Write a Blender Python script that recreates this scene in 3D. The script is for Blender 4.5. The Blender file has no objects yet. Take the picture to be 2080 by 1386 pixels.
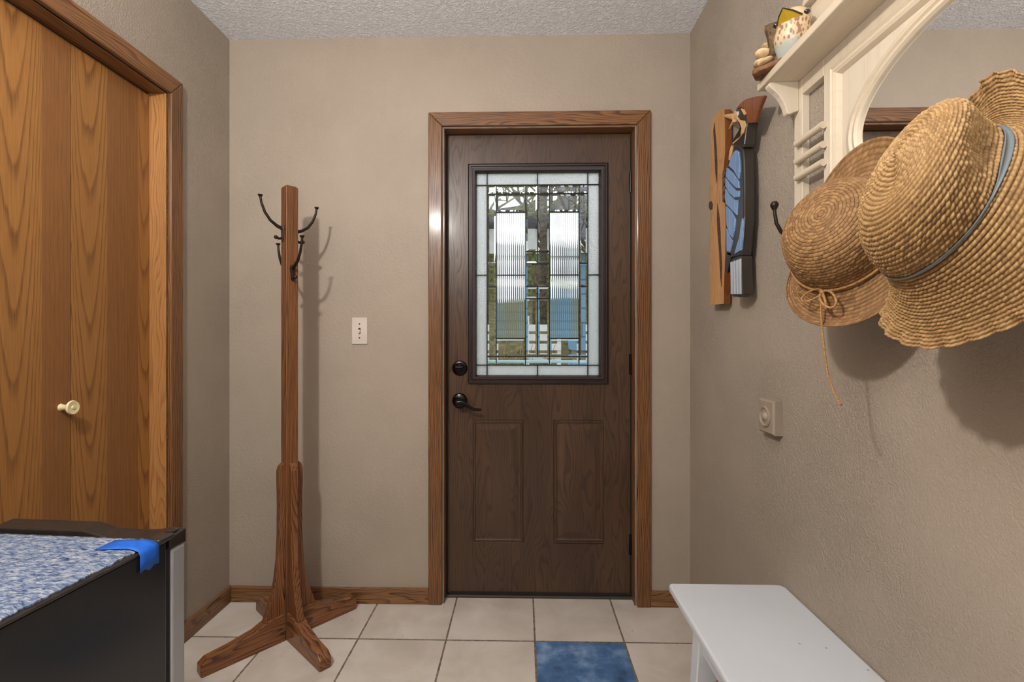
import bpy, math, random
import numpy as np
from mathutils import Vector, Matrix
R = math.radians
scene = bpy.context.scene
COL = scene.collection
rng = random.Random(7)

# ------------------------------------------------------------------ measured room and camera
F, CX, CY, H, YAW = 980.0, 1040.0, 693.0, 1.14, 0.0224529
XL, XR, D, CEIL = -1.287, 0.718, 2.089, 2.462          # left wall, right wall, end wall, ceiling height
BACKY = -2.6

def on(x, y, X=None, Y=None, Z=None):
    """point of a known real plane (X, Y or Z = const) measured from the photograph"""
    c, s = math.cos(YAW), math.sin(YAW)
    r = (x - CX) / F; u = (CY - y) / F
    d = (c * r - s, s * r + c, u)
    t = X / d[0] if X is not None else (Y / d[1] if Y is not None else (Z - H) / d[2])
    return Vector((d[0] * t, d[1] * t, H + d[2] * t))

# ------------------------------------------------------------------ materials
def lin(c):
    c = c / 255.0
    return c / 12.92 if c <= 0.04045 else ((c + 0.055) / 1.055) ** 2.4
def rgb(r, g, b):
    return (lin(r), lin(g), lin(b), 1.0)

class NT:
    def __init__(s, name):
        s.m = bpy.data.materials.new(name); s.m.use_nodes = True
        s.t = s.m.node_tree; s.t.nodes.clear()
        s.out = s.t.nodes.new('ShaderNodeOutputMaterial')
    def n(s, typ, **kw):
        o = s.t.nodes.new(typ)
        for k, v in kw.items(): setattr(o, k, v)
        return o
    def link(s, a, b): s.t.links.new(a, b)
    def put(s, sock, v):
        if hasattr(v, 'is_output'): s.link(v, sock)
        else: sock.default_value = v
    def math(s, op, a, b=None, c=None, clamp=False):
        o = s.n('ShaderNodeMath', operation=op); o.use_clamp = clamp
        s.put(o.inputs[0], a)
        if b is not None: s.put(o.inputs[1], b)
        if c is not None: s.put(o.inputs[2], c)
        return o.outputs[0]
    def coord(s, kind='Object'):
        return s.n('ShaderNodeTexCoord').outputs[kind]
    def sep(s, v):
        o = s.n('ShaderNodeSeparateXYZ'); s.link(v, o.inputs[0]); return o.outputs
    def comb(s, x, y, z):
        o = s.n('ShaderNodeCombineXYZ')
        for i, v in enumerate((x, y, z)): s.put(o.inputs[i], v)
        return o.outputs[0]
    def mapv(s, v, scale=(1, 1, 1), loc=(0, 0, 0), rot=(0, 0, 0)):
        o = s.n('ShaderNodeMapping'); s.link(v, o.inputs[0])
        o.inputs['Scale'].default_value = scale; o.inputs['Location'].default_value = loc; o.inputs['Rotation'].default_value = rot
        return o.outputs[0]
    def noise(s, v, scale=5., detail=3., rough=.5, dist=0., out='Fac'):
        o = s.n('ShaderNodeTexNoise'); s.link(v, o.inputs['Vector'])
        o.inputs['Scale'].default_value = scale; o.inputs['Detail'].default_value = detail
        o.inputs['Roughness'].default_value = rough; o.inputs['Distortion'].default_value = dist
        return o.outputs[out]
    def white(s, v):
        o = s.n('ShaderNodeTexWhiteNoise', noise_dimensions='3D'); s.link(v, o.inputs['Vector']); return o.outputs
    def voro(s, v, scale, feature='F1', out='Distance'):
        o = s.n('ShaderNodeTexVoronoi', feature=feature); s.link(v, o.inputs['Vector']); o.inputs['Scale'].default_value = scale
        return o.outputs[out]
    def ramp(s, f, stops, interp='LINEAR'):
        o = s.n('ShaderNodeValToRGB'); s.link(f, o.inputs[0]); cr = o.color_ramp; cr.interpolation = interp
        while len(cr.elements) < len(stops): cr.elements.new(0.5)
        for e, (p, c) in zip(cr.elements, stops):
            e.position = p; e.color = c if not isinstance(c, (int, float)) else (c, c, c, 1)
        return o.outputs[0]
    def mix(s, f, a, b, mode='MIX'):
        o = s.n('ShaderNodeMix', data_type='RGBA', blend_type=mode)
        s.put(o.inputs[0], f); s.put(o.inputs[6], a); s.put(o.inputs[7], b); return o.outputs[2]
    def bump(s, h, strength=.3, dist=.01, normal=None):
        o = s.n('ShaderNodeBump'); s.link(h, o.inputs['Height'])
        o.inputs['Strength'].default_value = strength; o.inputs['Distance'].default_value = dist
        if normal is not None: s.link(normal, o.inputs['Normal'])
        return o.outputs[0]
    def bsdf(s, color, rough=.5, metal=0., normal=None, spec=.5, coat=0., **kw):
        o = s.n('ShaderNodeBsdfPrincipled')
        s.put(o.inputs['Base Color'], color); s.put(o.inputs['Roughness'], rough); s.put(o.inputs['Metallic'], metal)
        o.inputs['Specular IOR Level'].default_value = spec; o.inputs['Coat Weight'].default_value = coat
        if coat: o.inputs['Coat Roughness'].default_value = .15
        for k, v in kw.items(): s.put(o.inputs[k], v)
        if normal is not None: s.link(normal, o.inputs['Normal'])
        s.link(o.outputs[0], s.out.inputs[0]); return o

def plain(name, c, rough=.5, metal=0., spec=.5, coat=0., var=.06, vscale=12.):
    t = NT(name); co = t.coord()
    n = t.noise(co, vscale, 4)
    dark = tuple(v * (1 - var * 2) for v in c[:3]) + (1,)
    lite = tuple(min(1, v * (1 + var)) for v in c[:3]) + (1,)
    t.bsdf(t.ramp(n, [(.3, dark), (.7, lite)]), rough, metal, None, spec, coat)
    return t.m

def wood(name, axis, light, mid, dark, freq=110., warp=5., pores=.5, rough=.38, seed=0., coat=.15, wide=.55, blot=.25):
    """straight-to-cathedral grained timber, grain running along axis"""
    t = NT(name); co = t.sep(t.coord())
    ax = 'XYZ'.index(axis); a, b = [i for i in range(3) if i != ax]
    A, B, L = co[a], co[b], co[ax]
    across = t.math('ADD', A, t.math('MULTIPLY', B, .73))
    v = t.comb(t.math('ADD', t.math('MULTIPLY', A, 9.), seed), t.math('MULTIPLY', B, 9.), t.math('MULTIPLY', L, 1.6))
    w = t.noise(v, 1., 2., .5)
    f = t.math('ADD', t.math('MULTIPLY', across, freq), t.math('MULTIPLY', w, warp * 4))
    ring = t.math('FRACT', f)
    ring = t.ramp(ring, [(0, .0), (.55, .25), (.86, 1.), (1., .0)])
    v2 = t.comb(t.math('MULTIPLY', A, 420.), t.math('MULTIPLY', B, 420.), t.math('ADD', t.math('MULTIPLY', L, 9.), seed))
    p = t.noise(v2, 1., 2., .6)
    pore = t.ramp(p, [(.35, 1.), (.56, 0.)])
    v3 = t.comb(t.math('ADD', t.math('MULTIPLY', A, 5.), seed * 2), t.math('MULTIPLY', B, 5.), t.math('MULTIPLY', L, 1.1))
    bl = t.noise(v3, 1., 3.)
    c = t.mix(t.math('MULTIPLY', ring, wide), light, mid)
    c = t.mix(t.math('MULTIPLY', t.math('MULTIPLY', ring, pore), pores * 1.5, clamp=True), c, dark)
    c = t.mix(t.math('MULTIPLY', pore, pores * .35), c, dark)
    c = t.mix(t.ramp(bl, [(.35, blot), (.65, 0.)]), c, dark)
    nb = t.bump(t.math('SUBTRACT', 1., t.math('MULTIPLY', pore, ring)), .15, .002)
    t.bsdf(c, rough, 0., nb, .4, coat)
    return t.m

def veneer(name, x0, k, light, mid, dark, seed, cath=1.):
    """oak veneer strip of the closet door, cathedral peaks pointing down along z, centred at y = x0"""
    t = NT(name); co = t.sep(t.coord())
    y = t.math('SUBTRACT', co[1], x0); z = co[2]
    wv = t.comb(t.math('MULTIPLY', y, 14.), seed, t.math('MULTIPLY', z, 1.5))
    w = t.noise(wv, 1., 3., .55)
    yw = t.math('ADD', y, t.math('MULTIPLY', t.math('SUBTRACT', w, .5), .035))
    if cath:
        f = t.math('SUBTRACT', z, t.math('MULTIPLY', t.math('MULTIPLY', yw, yw), k))
        f = t.math('ADD', t.math('MULTIPLY', f, 5.2), t.math('MULTIPLY', w, 1.2))
    else:
        f = t.math('MULTIPLY', yw, 75.)
    ring = t.ramp(t.math('FRACT', f), [(0, 0.), (.62, .12), (.9, 1.), (1., .0)])
    v2 = t.comb(t.math('MULTIPLY', co[1], 450.), seed, t.math('MULTIPLY', z, 11.))
    pore = t.ramp(t.noise(v2, 1., 2., .6), [(.36, 1.), (.58, 0.)])
    bl = t.noise(t.comb(t.math('MULTIPLY', co[1], 6.), seed + 3, t.math('MULTIPLY', z, 1.2)), 1., 3.)
    c = t.mix(t.math('MULTIPLY', ring, .5 if cath else .3), light, mid)
    c = t.mix(t.math('MULTIPLY', ring, t.math('MULTIPLY_ADD', pore, .5, .32)), c, dark) if cath else t.mix(t.math('MULTIPLY', ring, .18), c, dark)
    c = t.mix(t.math('MULTIPLY', pore, .22 if cath else .34), c, dark)
    c = t.mix(t.ramp(bl, [(.35, .3), (.7, 0.)]), c, mid)
    t.bsdf(c, .42, 0., t.bump(t.math('SUBTRACT', 1., pore), .08, .001), .35, .1)
    return t.m

def wall_mat(name, c, strength, scale=60.):
    t = NT(name); co = t.coord()
    big = t.noise(co, 2.3, 3.)
    mask = t.ramp(big, [(.38, .25), (.62, 1.)])
    n1 = t.noise(co, scale, 4., .6, .25)
    n2 = t.noise(co, scale * 2.6, 2., .5)
    h = t.math('ADD', t.ramp(n1, [(.42, 0.), (.62, 1.)]), t.math('MULTIPLY', n2, .35))
    h = t.math('MULTIPLY', h, mask)
    d = tuple(v * .94 for v in c[:3]) + (1,); l = tuple(v * 1.04 for v in c[:3]) + (1,)
    t.bsdf(t.ramp(t.noise(co, 3.5, 5., .6), [(.3, d), (.7, l)]), .55, 0., t.bump(h, strength, .003), .35)
    return t.m

M = {}
WALLC = (0.372, 0.309, 0.245, 1)
M['wall'] = wall_mat('taupe_wall_paint', WALLC, .3, 80)
M['wall_rough'] = wall_mat('taupe_textured_paint', WALLC, .7, 190)
def ceiling_mat():
    t = NT('stippled_ceiling'); co = t.coord()
    n1 = t.noise(co, 70., 4., .6, .8); n2 = t.voro(co, 110.)
    h = t.math('ADD', t.ramp(n1, [(.4, 0.), (.62, 1.)]), t.math('MULTIPLY', n2, .5))
    t.bsdf(t.ramp(n1, [(.3, rgb(214, 216, 222)), (.7, rgb(240, 242, 246))]), .85, 0., t.bump(h, .6, .005), .2)
    return t.m
M['ceiling'] = ceiling_mat()

TILE, TX0, TY0 = .338, .0458, 1.832
def floor_mat():
    t = NT('ceramic_floor_tiles'); co = t.coord(); s = t.sep(co)
    u = t.math('DIVIDE', t.math('SUBTRACT', s[0], TX0), TILE); v = t.math('DIVIDE', t.math('SUBTRACT', s[1], TY0), TILE)
    cu, cv = t.math('FLOOR', u), t.math('FLOOR', v)
    fu, fv = t.math('FRACT', u), t.math('FRACT', v)
    e = t.math('MINIMUM', t.math('MINIMUM', fu, t.math('SUBTRACT', 1., fu)), t.math('MINIMUM', fv, t.math('SUBTRACT', 1., fv)))
    wob = t.math('MULTIPLY', t.math('SUBTRACT', t.noise(co, 30., 2.), .5), .006)
    grout = t.math('LESS_THAN', t.math('ADD', e, wob), .0105)
    r = t.white(t.comb(cu, cv, 0.))
    off = t.comb(t.math('MULTIPLY', cu, 3.7), t.math('MULTIPLY', cv, 5.1), 0.)
    va = t.n('ShaderNodeVectorMath', operation='ADD'); t.link(co, va.inputs[0]); t.link(off, va.inputs[1])
    cl = t.noise(va.outputs[0], 5., 4., .55, .5)
    cream = t.ramp(cl, [(.3, rgb(184, 173, 160)), (.55, rgb(202, 192, 180)), (.75, rgb(211, 203, 194))])
    cream = t.mix(t.math('MULTIPLY', r[0], .12), cream, rgb(176, 170, 172))
    blue = t.ramp(t.noise(va.outputs[0], 8., 4., .6), [(.32, rgb(52, 70, 96)), (.5, rgb(78, 112, 154)), (.68, rgb(136, 162, 194))])
    isb = t.math('MULTIPLY', t.math('COMPARE', cu, 0., .1), t.math('COMPARE', cv, -1., .1))
    c = t.mix(isb, cream, blue)
    sp = t.math('MULTIPLY', t.math('LESS_THAN', t.voro(co, 17.), .045), t.math('GREATER_THAN', t.noise(co, 3.), .5))
    c = t.mix(t.math('MULTIPLY', sp, .8), c, rgb(70, 58, 48))
    c = t.mix(grout, c, t.ramp(t.noise(co, 60.), [(.3, rgb(88, 76, 66)), (.7, rgb(134, 120, 106))]))
    hgt = t.math('SUBTRACT', t.math('MULTIPLY', t.noise(co, 20., 2.), .15), grout)
    t.bsdf(c, t.math('MULTIPLY_ADD', grout, .5, .3), 0., t.bump(hgt, .35, .003), .4)
    return t.m
M['floor'] = floor_mat()

OL, OM, OD = rgb(142, 97, 58), rgb(90, 56, 31), rgb(44, 26, 15)
M['oak_x'] = wood('oak_trim_x', 'X', OL, OM, OD, 130, 4.5, .9, seed=1.3, wide=.85)
M['oak_y'] = wood('oak_trim_y', 'Y', OL, OM, OD, 130, 3.5, .8, seed=2.1, wide=.7)
M['oak_z'] = wood('oak_trim_z', 'Z', OL, OM, OD, 150, 2.2, 1., seed=3.7, wide=1.)
BL_, BM_, BD_ = rgb(146, 104, 66), rgb(104, 68, 40), rgb(50, 31, 19)
M['base_x'] = wood('oak_baseboard_x', 'X', BL_, BM_, BD_, 120, 5.5, .9, seed=4.3, wide=.85)
M['base_y'] = wood('oak_baseboard_y', 'Y', BL_, BM_, BD_, 120, 5.5, .9, seed=5.1, wide=.85)
CLL, CLM, CLD = rgb(160, 111, 59), rgb(128, 84, 43), rgb(82, 50, 25)
M['jamb_z'] = wood('closet_jamb', 'Z', rgb(182, 131, 78), rgb(148, 98, 53), rgb(84, 48, 24), 70, 4., .35, seed=7.7)
RL, RM, RD = rgb(142, 92, 54), rgb(84, 51, 29), rgb(36, 21, 12)
M['rack_z'] = wood('rack_oak_post', 'Z', RL, RM, RD, 150, 2., 1., seed=.4, wide=1.)
M['rack_flat'] = wood('rack_oak_foot', 'X', RL, RM, RD, 110, 5., .9, seed=9.4, wide=.9)
M['rack_but'] = wood('rack_oak_brace', 'Z', RL, RM, RD, 140, 3.4, .95, seed=5.9, wide=.9)
DL, DM, DD = rgb(88, 64, 46), rgb(68, 48, 35), rgb(40, 28, 22)
M['door'] = wood('dark_walnut_door', 'Z', DL, DM, DD, 48, 4.2, .35, rough=.36, seed=12.3, coat=.15, wide=.8, blot=.45)
M['insert'] = plain('dark_brown_moulding', rgb(46, 34, 32), .36, 0, .4, .15)
M['came'] = plain('black_came', rgb(26, 25, 26), .45, .6)
M['bronze'] = plain('oil_rubbed_bronze', rgb(34, 30, 30), .22, .75, .6)
M['iron'] = plain('dark_iron', rgb(52, 44, 38), .38, .7)
M['black'] = plain('black_rubber', rgb(20, 19, 19), .7)
M['dark_gap'] = plain('dark_weatherstrip', rgb(30, 26, 23), .8)
M['alu'] = plain('threshold_metal', rgb(96, 92, 86), .4, .8)
M['ivory'] = plain('ivory_plastic', rgb(206, 194, 182), .4, 0, .5, 0, .04)
M['slot'] = plain('dark_slot', rgb(52, 46, 42), .8)
M['cream_knob'] = plain('cream_porcelain', rgb(222, 205, 160), .25, 0, .5, .4, .04)
M['taupe_plastic'] = plain('painted_over_plastic', rgb(150, 136, 120), .5)
M['cream'] = wood('cream_paint', 'Y', rgb(204, 189, 166), rgb(196, 179, 154), rgb(176, 155, 126), 30, 1.5, .08, .45, seed=2., coat=0., wide=.35, blot=.12)
M['cream_z'] = wood('cream_paint_upright', 'Z', rgb(206, 193, 173), rgb(198, 183, 161), rgb(178, 160, 134), 30, 1.5, .08, .45, seed=6., coat=0., wide=.35, blot=.12)
def bench_mat():
    t = NT('white_gloss_paint'); co = t.coord()
    sp = t.math('MULTIPLY', t.math('LESS_THAN', t.voro(co, 20.), .05), t.math('GREATER_THAN', t.noise(co, 9.), .5))
    c = t.mix(t.math('MULTIPLY', sp, .7), t.ramp(t.noise(co, 3., 4), [(.3, rgb(192, 195, 200)), (.7, rgb(200, 203, 207))]), rgb(96, 92, 90))
    t.bsdf(c, .3, 0., None, .5, .1); return t.m
M['white_paint'] = bench_mat()
M['flower_paint'] = plain('faded_pink_paint', rgb(196, 140, 112), .5, 0, .4, 0, .2, 60)
t = NT('mirror_silver'); t.bsdf((.93, .94, .94, 1), .01, 1.); M['mirror'] = t.m
M['fridge'] = plain('black_fridge_paint', rgb(34, 36, 38), .24, 0, .5, .2, .05, 4)
M['fridge_top'] = plain('worn_black_plastic', rgb(46, 41, 38), .3, 0, .5, .2, .15, 30)
M['silver'] = plain('silver_door_skin', rgb(172, 173, 177), .32, .35, .5, 0, .03, 3)
M['tape'] = plain('blue_masking_tape', rgb(32, 98, 198), .6, 0, .3, 0, .1, 90)

def rug_mat():
    t = NT('blue_grey_woven_rug'); co = t.coord()
    v = t.mapv(co, (70., 190., 1.), rot=(0, 0, R(12)))
    n = t.noise(v, 1., 3., .6, .6); n2 = t.white(t.n('ShaderNodeVectorMath', operation='FLOOR').outputs[0])
    c = t.ramp(n, [(.3, rgb(44, 58, 90)), (.45, rgb(98, 112, 140)), (.58, rgb(146, 154, 168)), (.72, rgb(180, 174, 168))])
    t.bsdf(c, .95, 0., t.bump(n, .8, .006), .1)
    return t.m
M['rug'] = rug_mat()

def straw_mat(name, a, b, c):
    t = NT(name)
    at = t.n('ShaderNodeAttribute'); at.attribute_name = 'tint'
    fac = t.sep(at.outputs['Vector'])[0]
    co = t.coord(); n = t.noise(co, 160., 3., .6)
    f = t.math('ADD', t.math('MULTIPLY', fac, .7), t.math('MULTIPLY', n, .35))
    col = t.ramp(f, [(.26, c), (.56, b), (.92, a)])
    big = t.noise(co, 9., 2.)
    col = t.mix(t.ramp(big, [(.35, .35), (.65, 0.)]), col, b)
    t.bsdf(col, .62, 0., t.bump(t.noise(co, 500., 2.), .2, .001), .3)
    return t.m
M['straw_a'] = straw_mat('brown_raffia', rgb(164, 128, 84), rgb(126, 92, 57), rgb(66, 44, 27))
M['straw_b'] = straw_mat('golden_raffia', rgb(186, 154, 106), rgb(150, 116, 74), rgb(78, 54, 33))
M['cord'] = plain('jute_cord', rgb(172, 130, 82), .8, 0, .2, 0, .25, 300)
def ribbon_mat():
    t = NT('grey_striped_ribbon'); at = t.n('ShaderNodeAttribute'); at.attribute_name = 'tint'
    v = t.sep(at.outputs['Vector'])[1]
    c = t.ramp(v, [(0., rgb(104, 112, 116)), (.3, rgb(146, 144, 138)), (.5, rgb(82, 96, 108)), (.7, rgb(146, 158, 150)), (1., rgb(98, 106, 116))])
    t.bsdf(c, .4, 0., None, .4); return t.m
M['ribbon'] = ribbon_mat()
M['bark'] = plain('weathered_bark', rgb(104, 84, 62), .9, 0, .2, 0, .4, 60)
M['fungus'] = plain('pale_shelf_fungus', rgb(216, 186, 142), .7, 0, .3, 0, .2, 40)
M['driftwood'] = plain('brown_cut_wood', rgb(118, 80, 50), .6, 0, .3, 0, .3, 50)
def breast_mat():
    t = NT('speckled_breast_paint'); co = t.coord()
    v = t.mapv(co, (1., 1., .55)); d = t.voro(v, 125.)
    sp = t.ramp(d, [(.36, 1.), (.48, 0.)])
    z = t.sep(co)[2]
    hi = t.ramp(t.math('DIVIDE', t.math('SUBTRACT', z, 1.82), .115), [(0., rgb(158, 166, 164)), (.28, rgb(170, 170, 160)), (.4, rgb(204, 178, 142)), (1., rgb(210, 186, 150))])
    band = t.ramp(t.math('DIVIDE', t.math('SUBTRACT', z, 1.82), .115), [(.27, 0.), (.33, 1.), (.66, 1.), (.74, 0.)])
    c = t.mix(t.math('MULTIPLY', t.math('MULTIPLY', sp, band), .85), hi, rgb(134, 92, 66))
    t.bsdf(c, .4, 0., None, .4, .2); return t.m
M['breast'] = breast_mat()
M['beak_y'] = plain('yellow_beak_paint', rgb(206, 172, 34), .35, 0, .5, .2)
M['blackgloss'] = plain('gloss_black_paint', rgb(30, 29, 30), .18, 0, .6, .5)
M['blackbrown'] = plain('brown_black_side_paint', rgb(48, 42, 36), .3, 0, .5, .2)
M['feather'] = wood('blue_sheen_feather', 'Z', rgb(132, 166, 208), rgb(88, 124, 176), rgb(44, 62, 98), 330, 1.5, .5, .2, seed=3.3, coat=.4)  # blue daylight reflections on glossy black feathers, put into the base colour
M['tailwhite'] = plain('white_tail_stripe_paint', rgb(186, 192, 202), .25, 0, .5, .3)
M['crest'] = wood('red_brown_crest', 'Z', rgb(132, 70, 34), rgb(94, 45, 20), rgb(40, 18, 10), 190, 1.6, .5, .25, seed=8.8, coat=.4)
M['tan'] = plain('bare_tan_wood', rgb(206, 164, 112), .45, 0, .4, .1, .1, 40)
M['plank'] = wood('knotty_pine_plank', 'Z', rgb(204, 154, 98), rgb(178, 122, 68), rgb(98, 58, 34), 55, 5.5, .35, .3, seed=6.1, coat=.3, wide=.5, blot=.4)
M['plankside'] = wood('dark_plank_side', 'Z', rgb(120, 66, 28), rgb(92, 46, 20), rgb(40, 22, 12), 60, 3., .4, .3, seed=16.1, coat=.3)
M['crevice'] = plain('dark_bark_crevice', rgb(82, 56, 42), .8, 0, .3, 0, .3, 80)
def bag_mat():
    t = NT('patterned_bag_fabric'); co = t.coord()
    d = t.voro(co, 45., out='Color'); f = t.sep(d)[0]
    c = t.ramp(f, [(.0, rgb(48, 34, 30)), (.35, rgb(168, 98, 48)), (.6, rgb(92, 62, 48)), (.85, rgb(172, 148, 168))], 'CONSTANT')
    t.bsdf(c, .9, 0., t.bump(t.noise(co, 200.), .4, .003), .1); return t.m
M['bag'] = bag_mat()

# glass
def glass_mat(name, rough=0., bump=0., scale=1., tint=(1, 1, 1, 1), ior=1.45, trans=.0):
    t = NT(name)
    g = t.n('ShaderNodeBsdfGlass'); g.inputs['Color'].default_value = tint; g.inputs['Roughness'].default_value = rough; g.inputs['IOR'].default_value = ior
    if bump:
        co = t.coord()
        h = t.noise(t.mapv(co, (scale, scale, scale * .75)), 1., 2., .5, .4)
        t.link(t.bump(h, bump, .004), g.inputs['Normal'])
    sh = g.outputs[0]
    if trans:
        tr = t.n('ShaderNodeBsdfTranslucent'); tr.inputs['Color'].default_value = (.95, .97, .97, 1)
        if bump: t.link(t.bump(h, 1., .004), tr.inputs['Normal'])
        mx = t.n('ShaderNodeMixShader'); mx.inputs[0].default_value = trans
        t.link(sh, mx.inputs[1]); t.link(tr.outputs[0], mx.inputs[2]); sh = mx.outputs[0]
    t.link(sh, t.out.inputs[0]); return t.m
M['hammered'] = glass_mat('hammered_glass', .02, 1., 170., (.99, 1., 1., 1), 1.45, .5)
M['reeded'] = glass_mat('reeded_glass', .03, 0., 1., (.95, .97, .96, 1))
M['bevel'] = glass_mat('bevelled_clear_glass', 0., 0., 1., (.98, .99, .99, 1))

# outdoors
M['grass'] = plain('dry_winter_lawn', rgb(112, 106, 72), .95, 0, .1, 0, .3, 8)
M['trunk'] = plain('grey_bark', rgb(92, 84, 70), .95, 0, .1, 0, .4, 25)
M['moss'] = plain('mossy_bark', rgb(112, 118, 70), .95, 0, .1, 0, .4, 25)
M['brush'] = plain('dry_twigs', rgb(158, 136, 104), .95, 0, .1, 0, .3, 30)
M['white_out'] = plain('weathered_white_wood', rgb(222, 224, 220), .7, 0, .2)
M['roof'] = plain('grey_shingles', rgb(96, 100, 106), .9, 0, .2, 0, .3, 20)
M['found'] = plain('concrete_footing', rgb(150, 142, 124), .9, 0, .2, 0, .2, 10)
M['rail'] = plain('pale_blue_rail_paint', rgb(176, 208, 214), .5)
def siding_mat():
    t = NT('blue_shingle_siding'); s = t.sep(t.coord())
    r = t.math('FRACT', t.math('DIVIDE', s[2], .13))
    row = t.math('FLOOR', t.math('DIVIDE', s[2], .13))
    col = t.math('FRACT', t.math('ADD', t.math('DIVIDE', s[0], .2), t.math('MULTIPLY', row, .37)))
    ln = t.math('MAXIMUM', t.math('LESS_THAN', r, .12), t.math('LESS_THAN', col, .05))
    t.bsdf(t.mix(t.math('MULTIPLY', ln, .7), rgb(112, 154, 186), rgb(58, 84, 108)), .8, 0., None, .2); return t.m
M['siding'] = siding_mat()

# ------------------------------------------------------------------ mesh helpers
class MB:
    def __init__(s): s.v = []; s.f = []; s.mi = []; s.cur = 0
    def add(s, vs, fs):
        o = len(s.v); s.v += [tuple(p) for p in vs]
        s.f += [tuple(i + o for i in f) for f in fs]; s.mi += [s.cur] * len(fs); return s
    def box(s, x0, x1, y0, y1, z0, z1):
        vs = [(x0, y0, z0), (x1, y0, z0), (x1, y1, z0), (x0, y1, z0), (x0, y0, z1), (x1, y0, z1), (x1, y1, z1), (x0, y1, z1)]
        return s.add(vs, [(0, 3, 2, 1), (4, 5, 6, 7), (0, 1, 5, 4), (1, 2, 6, 5), (2, 3, 7, 6), (3, 0, 4, 7)])
    def hexa(s, vs):
        return s.add(vs, [(0, 3, 2, 1), (4, 5, 6, 7), (0, 1, 5, 4), (1, 2, 6, 5), (2, 3, 7, 6), (3, 0, 4, 7)])
    def prism(s, poly, axis, d0, d1):
        """poly of 2-D points in the other two axes (cyclic order kept), extruded along axis from d0 to d1"""
        n = len(poly)
        def P(q, d):
            return {'X': (d, q[0], q[1]), 'Y': (q[0], d, q[1]), 'Z': (q[0], q[1], d)}[axis]
        vs = [P(q, d0) for q in poly] + [P(q, d1) for q in poly]
        fs = [tuple(range(n))[::-1], tuple(range(n, 2 * n))] + [(i, (i + 1) % n, n + (i + 1) % n, n + i) for i in range(n)]
        return s.add(vs, fs)
    def tube(s, pts, rad, seg=10, caps=True, squash=None):
        pts = [Vector(p) for p in pts]; n = len(pts)
        rad = [rad] * n if isinstance(rad, (int, float)) else rad
        o = len(s.v); prev = None; vs = []
        for i, p in enumerate(pts):
            t = (pts[min(i + 1, n - 1)] - pts[max(i - 1, 0)]).normalized()
            if prev is None:
                a = t.orthogonal().normalized()
            else:
                a = prev - t * prev.dot(t)
                a = a.normalized() if a.length > 1e-6 else t.orthogonal().normalized()
            prev = a; b = t.cross(a)
            for k in range(seg):
                g = 2 * math.pi * k / seg
                vs.append(p + (a * math.cos(g) + b * math.sin(g)) * rad[i])
        fs = []
        for i in range(n - 1):
            for k in range(seg):
                k2 = (k + 1) % seg
                fs.append((i * seg + k, i * seg + k2, (i + 1) * seg + k2, (i + 1) * seg + k))
        if caps: fs += [tuple(range(seg))[::-1], tuple(range((n - 1) * seg, n * seg))]
        return s.add(vs, fs)
    def lathe(s, prof, origin, axis, seg=32, sx=1., sy=1.):
        """prof of (radius, distance along axis)"""
        ax = Vector(axis).normalized(); a = ax.orthogonal().normalized(); b = ax.cross(a); O = Vector(origin)
        vs = []; n = len(prof)
        for r, z in prof:
            for k in range(seg):
                g = 2 * math.pi * k / seg
                vs.append(O + ax * z + (a * math.cos(g) * sx + b * math.sin(g) * sy) * max(r, 1e-5))
        fs = []
        for i in range(n - 1):
            for k in range(seg):
                k2 = (k + 1) % seg
                fs.append((i * seg + k, (i + 1) * seg + k, (i + 1) * seg + k2, i * seg + k2))
        fs += [tuple(range(seg)), tuple(range((n - 1) * seg, n * seg))[::-1]]
        return s.add(vs, fs)
    def ball(s, c, r, seg=20, rings=12, sc=(1, 1, 1), rot=None):
        vs = []; C = Vector(c)
        for i in range(rings + 1):
            th = math.pi * i / rings
            for k in range(seg):
                g = 2 * math.pi * k / seg
                p = Vector((math.sin(th) * math.cos(g) * sc[0], math.sin(th) * math.sin(g) * sc[1], math.cos(th) * sc[2])) * r
                if rot is not None: p = rot @ p
                vs.append(C + p)
        fs = []
        for i in range(rings):
            for k in range(seg):
                k2 = (k + 1) % seg
                fs.append((i * seg + k, (i + 1) * seg + k, (i + 1) * seg + k2, i * seg + k2))
        return s.add(vs, fs)
    def sweep_rect(s, prof, x0, x1, z0, z1, make):
        """picture-frame moulding: prof of (inset, height) swept round a rectangle with mitred corners; make(x, z, h) -> point"""
        n = len(prof); vs = []
        for (cx, cz, sx, sz) in ((x0, z0, 1, 1), (x1, z0, -1, 1), (x1, z1, -1, -1), (x0, z1, 1, -1)):
            for ins, h in prof: vs.append(make(cx + sx * ins, cz + sz * ins, h))
        fs = []
        for c in range(4):
            c2 = (c + 1) % 4
            for i in range(n - 1): fs.append((c * n + i, c2 * n + i, c2 * n + i + 1, c * n + i + 1))
        return s.add(vs, fs)

def finish(me, smooth):
    if smooth:
        me.polygons.foreach_set('use_smooth', [True] * len(me.polygons))
        me.set_sharp_from_angle(angle=R(smooth if smooth is not True else 40))
    me.update()

def obj(name, mb, mat, parent=None, smooth=False, bevel=0., label=None, segs=2):
    me = bpy.data.meshes.new(name); me.from_pydata(mb.v, [], mb.f)
    mats = mat if isinstance(mat, list) else [mat]
    for m in mats: me.materials.append(m)
    if len(mats) > 1: me.polygons.foreach_set('material_index', mb.mi)
    finish(me, smooth)
    o = bpy.data.objects.new(name, me); COL.objects.link(o)
    if parent is not None: attach(o, parent)
    if bevel:
        b = o.modifiers.new('bevel', 'BEVEL'); b.width = bevel; b.segments = segs; b.limit_method = 'ANGLE'; b.angle_limit = R(35)
        if hasattr(b, 'harden_normals'): b.harden_normals = False
    if label: o['label'] = label
    return o

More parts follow.
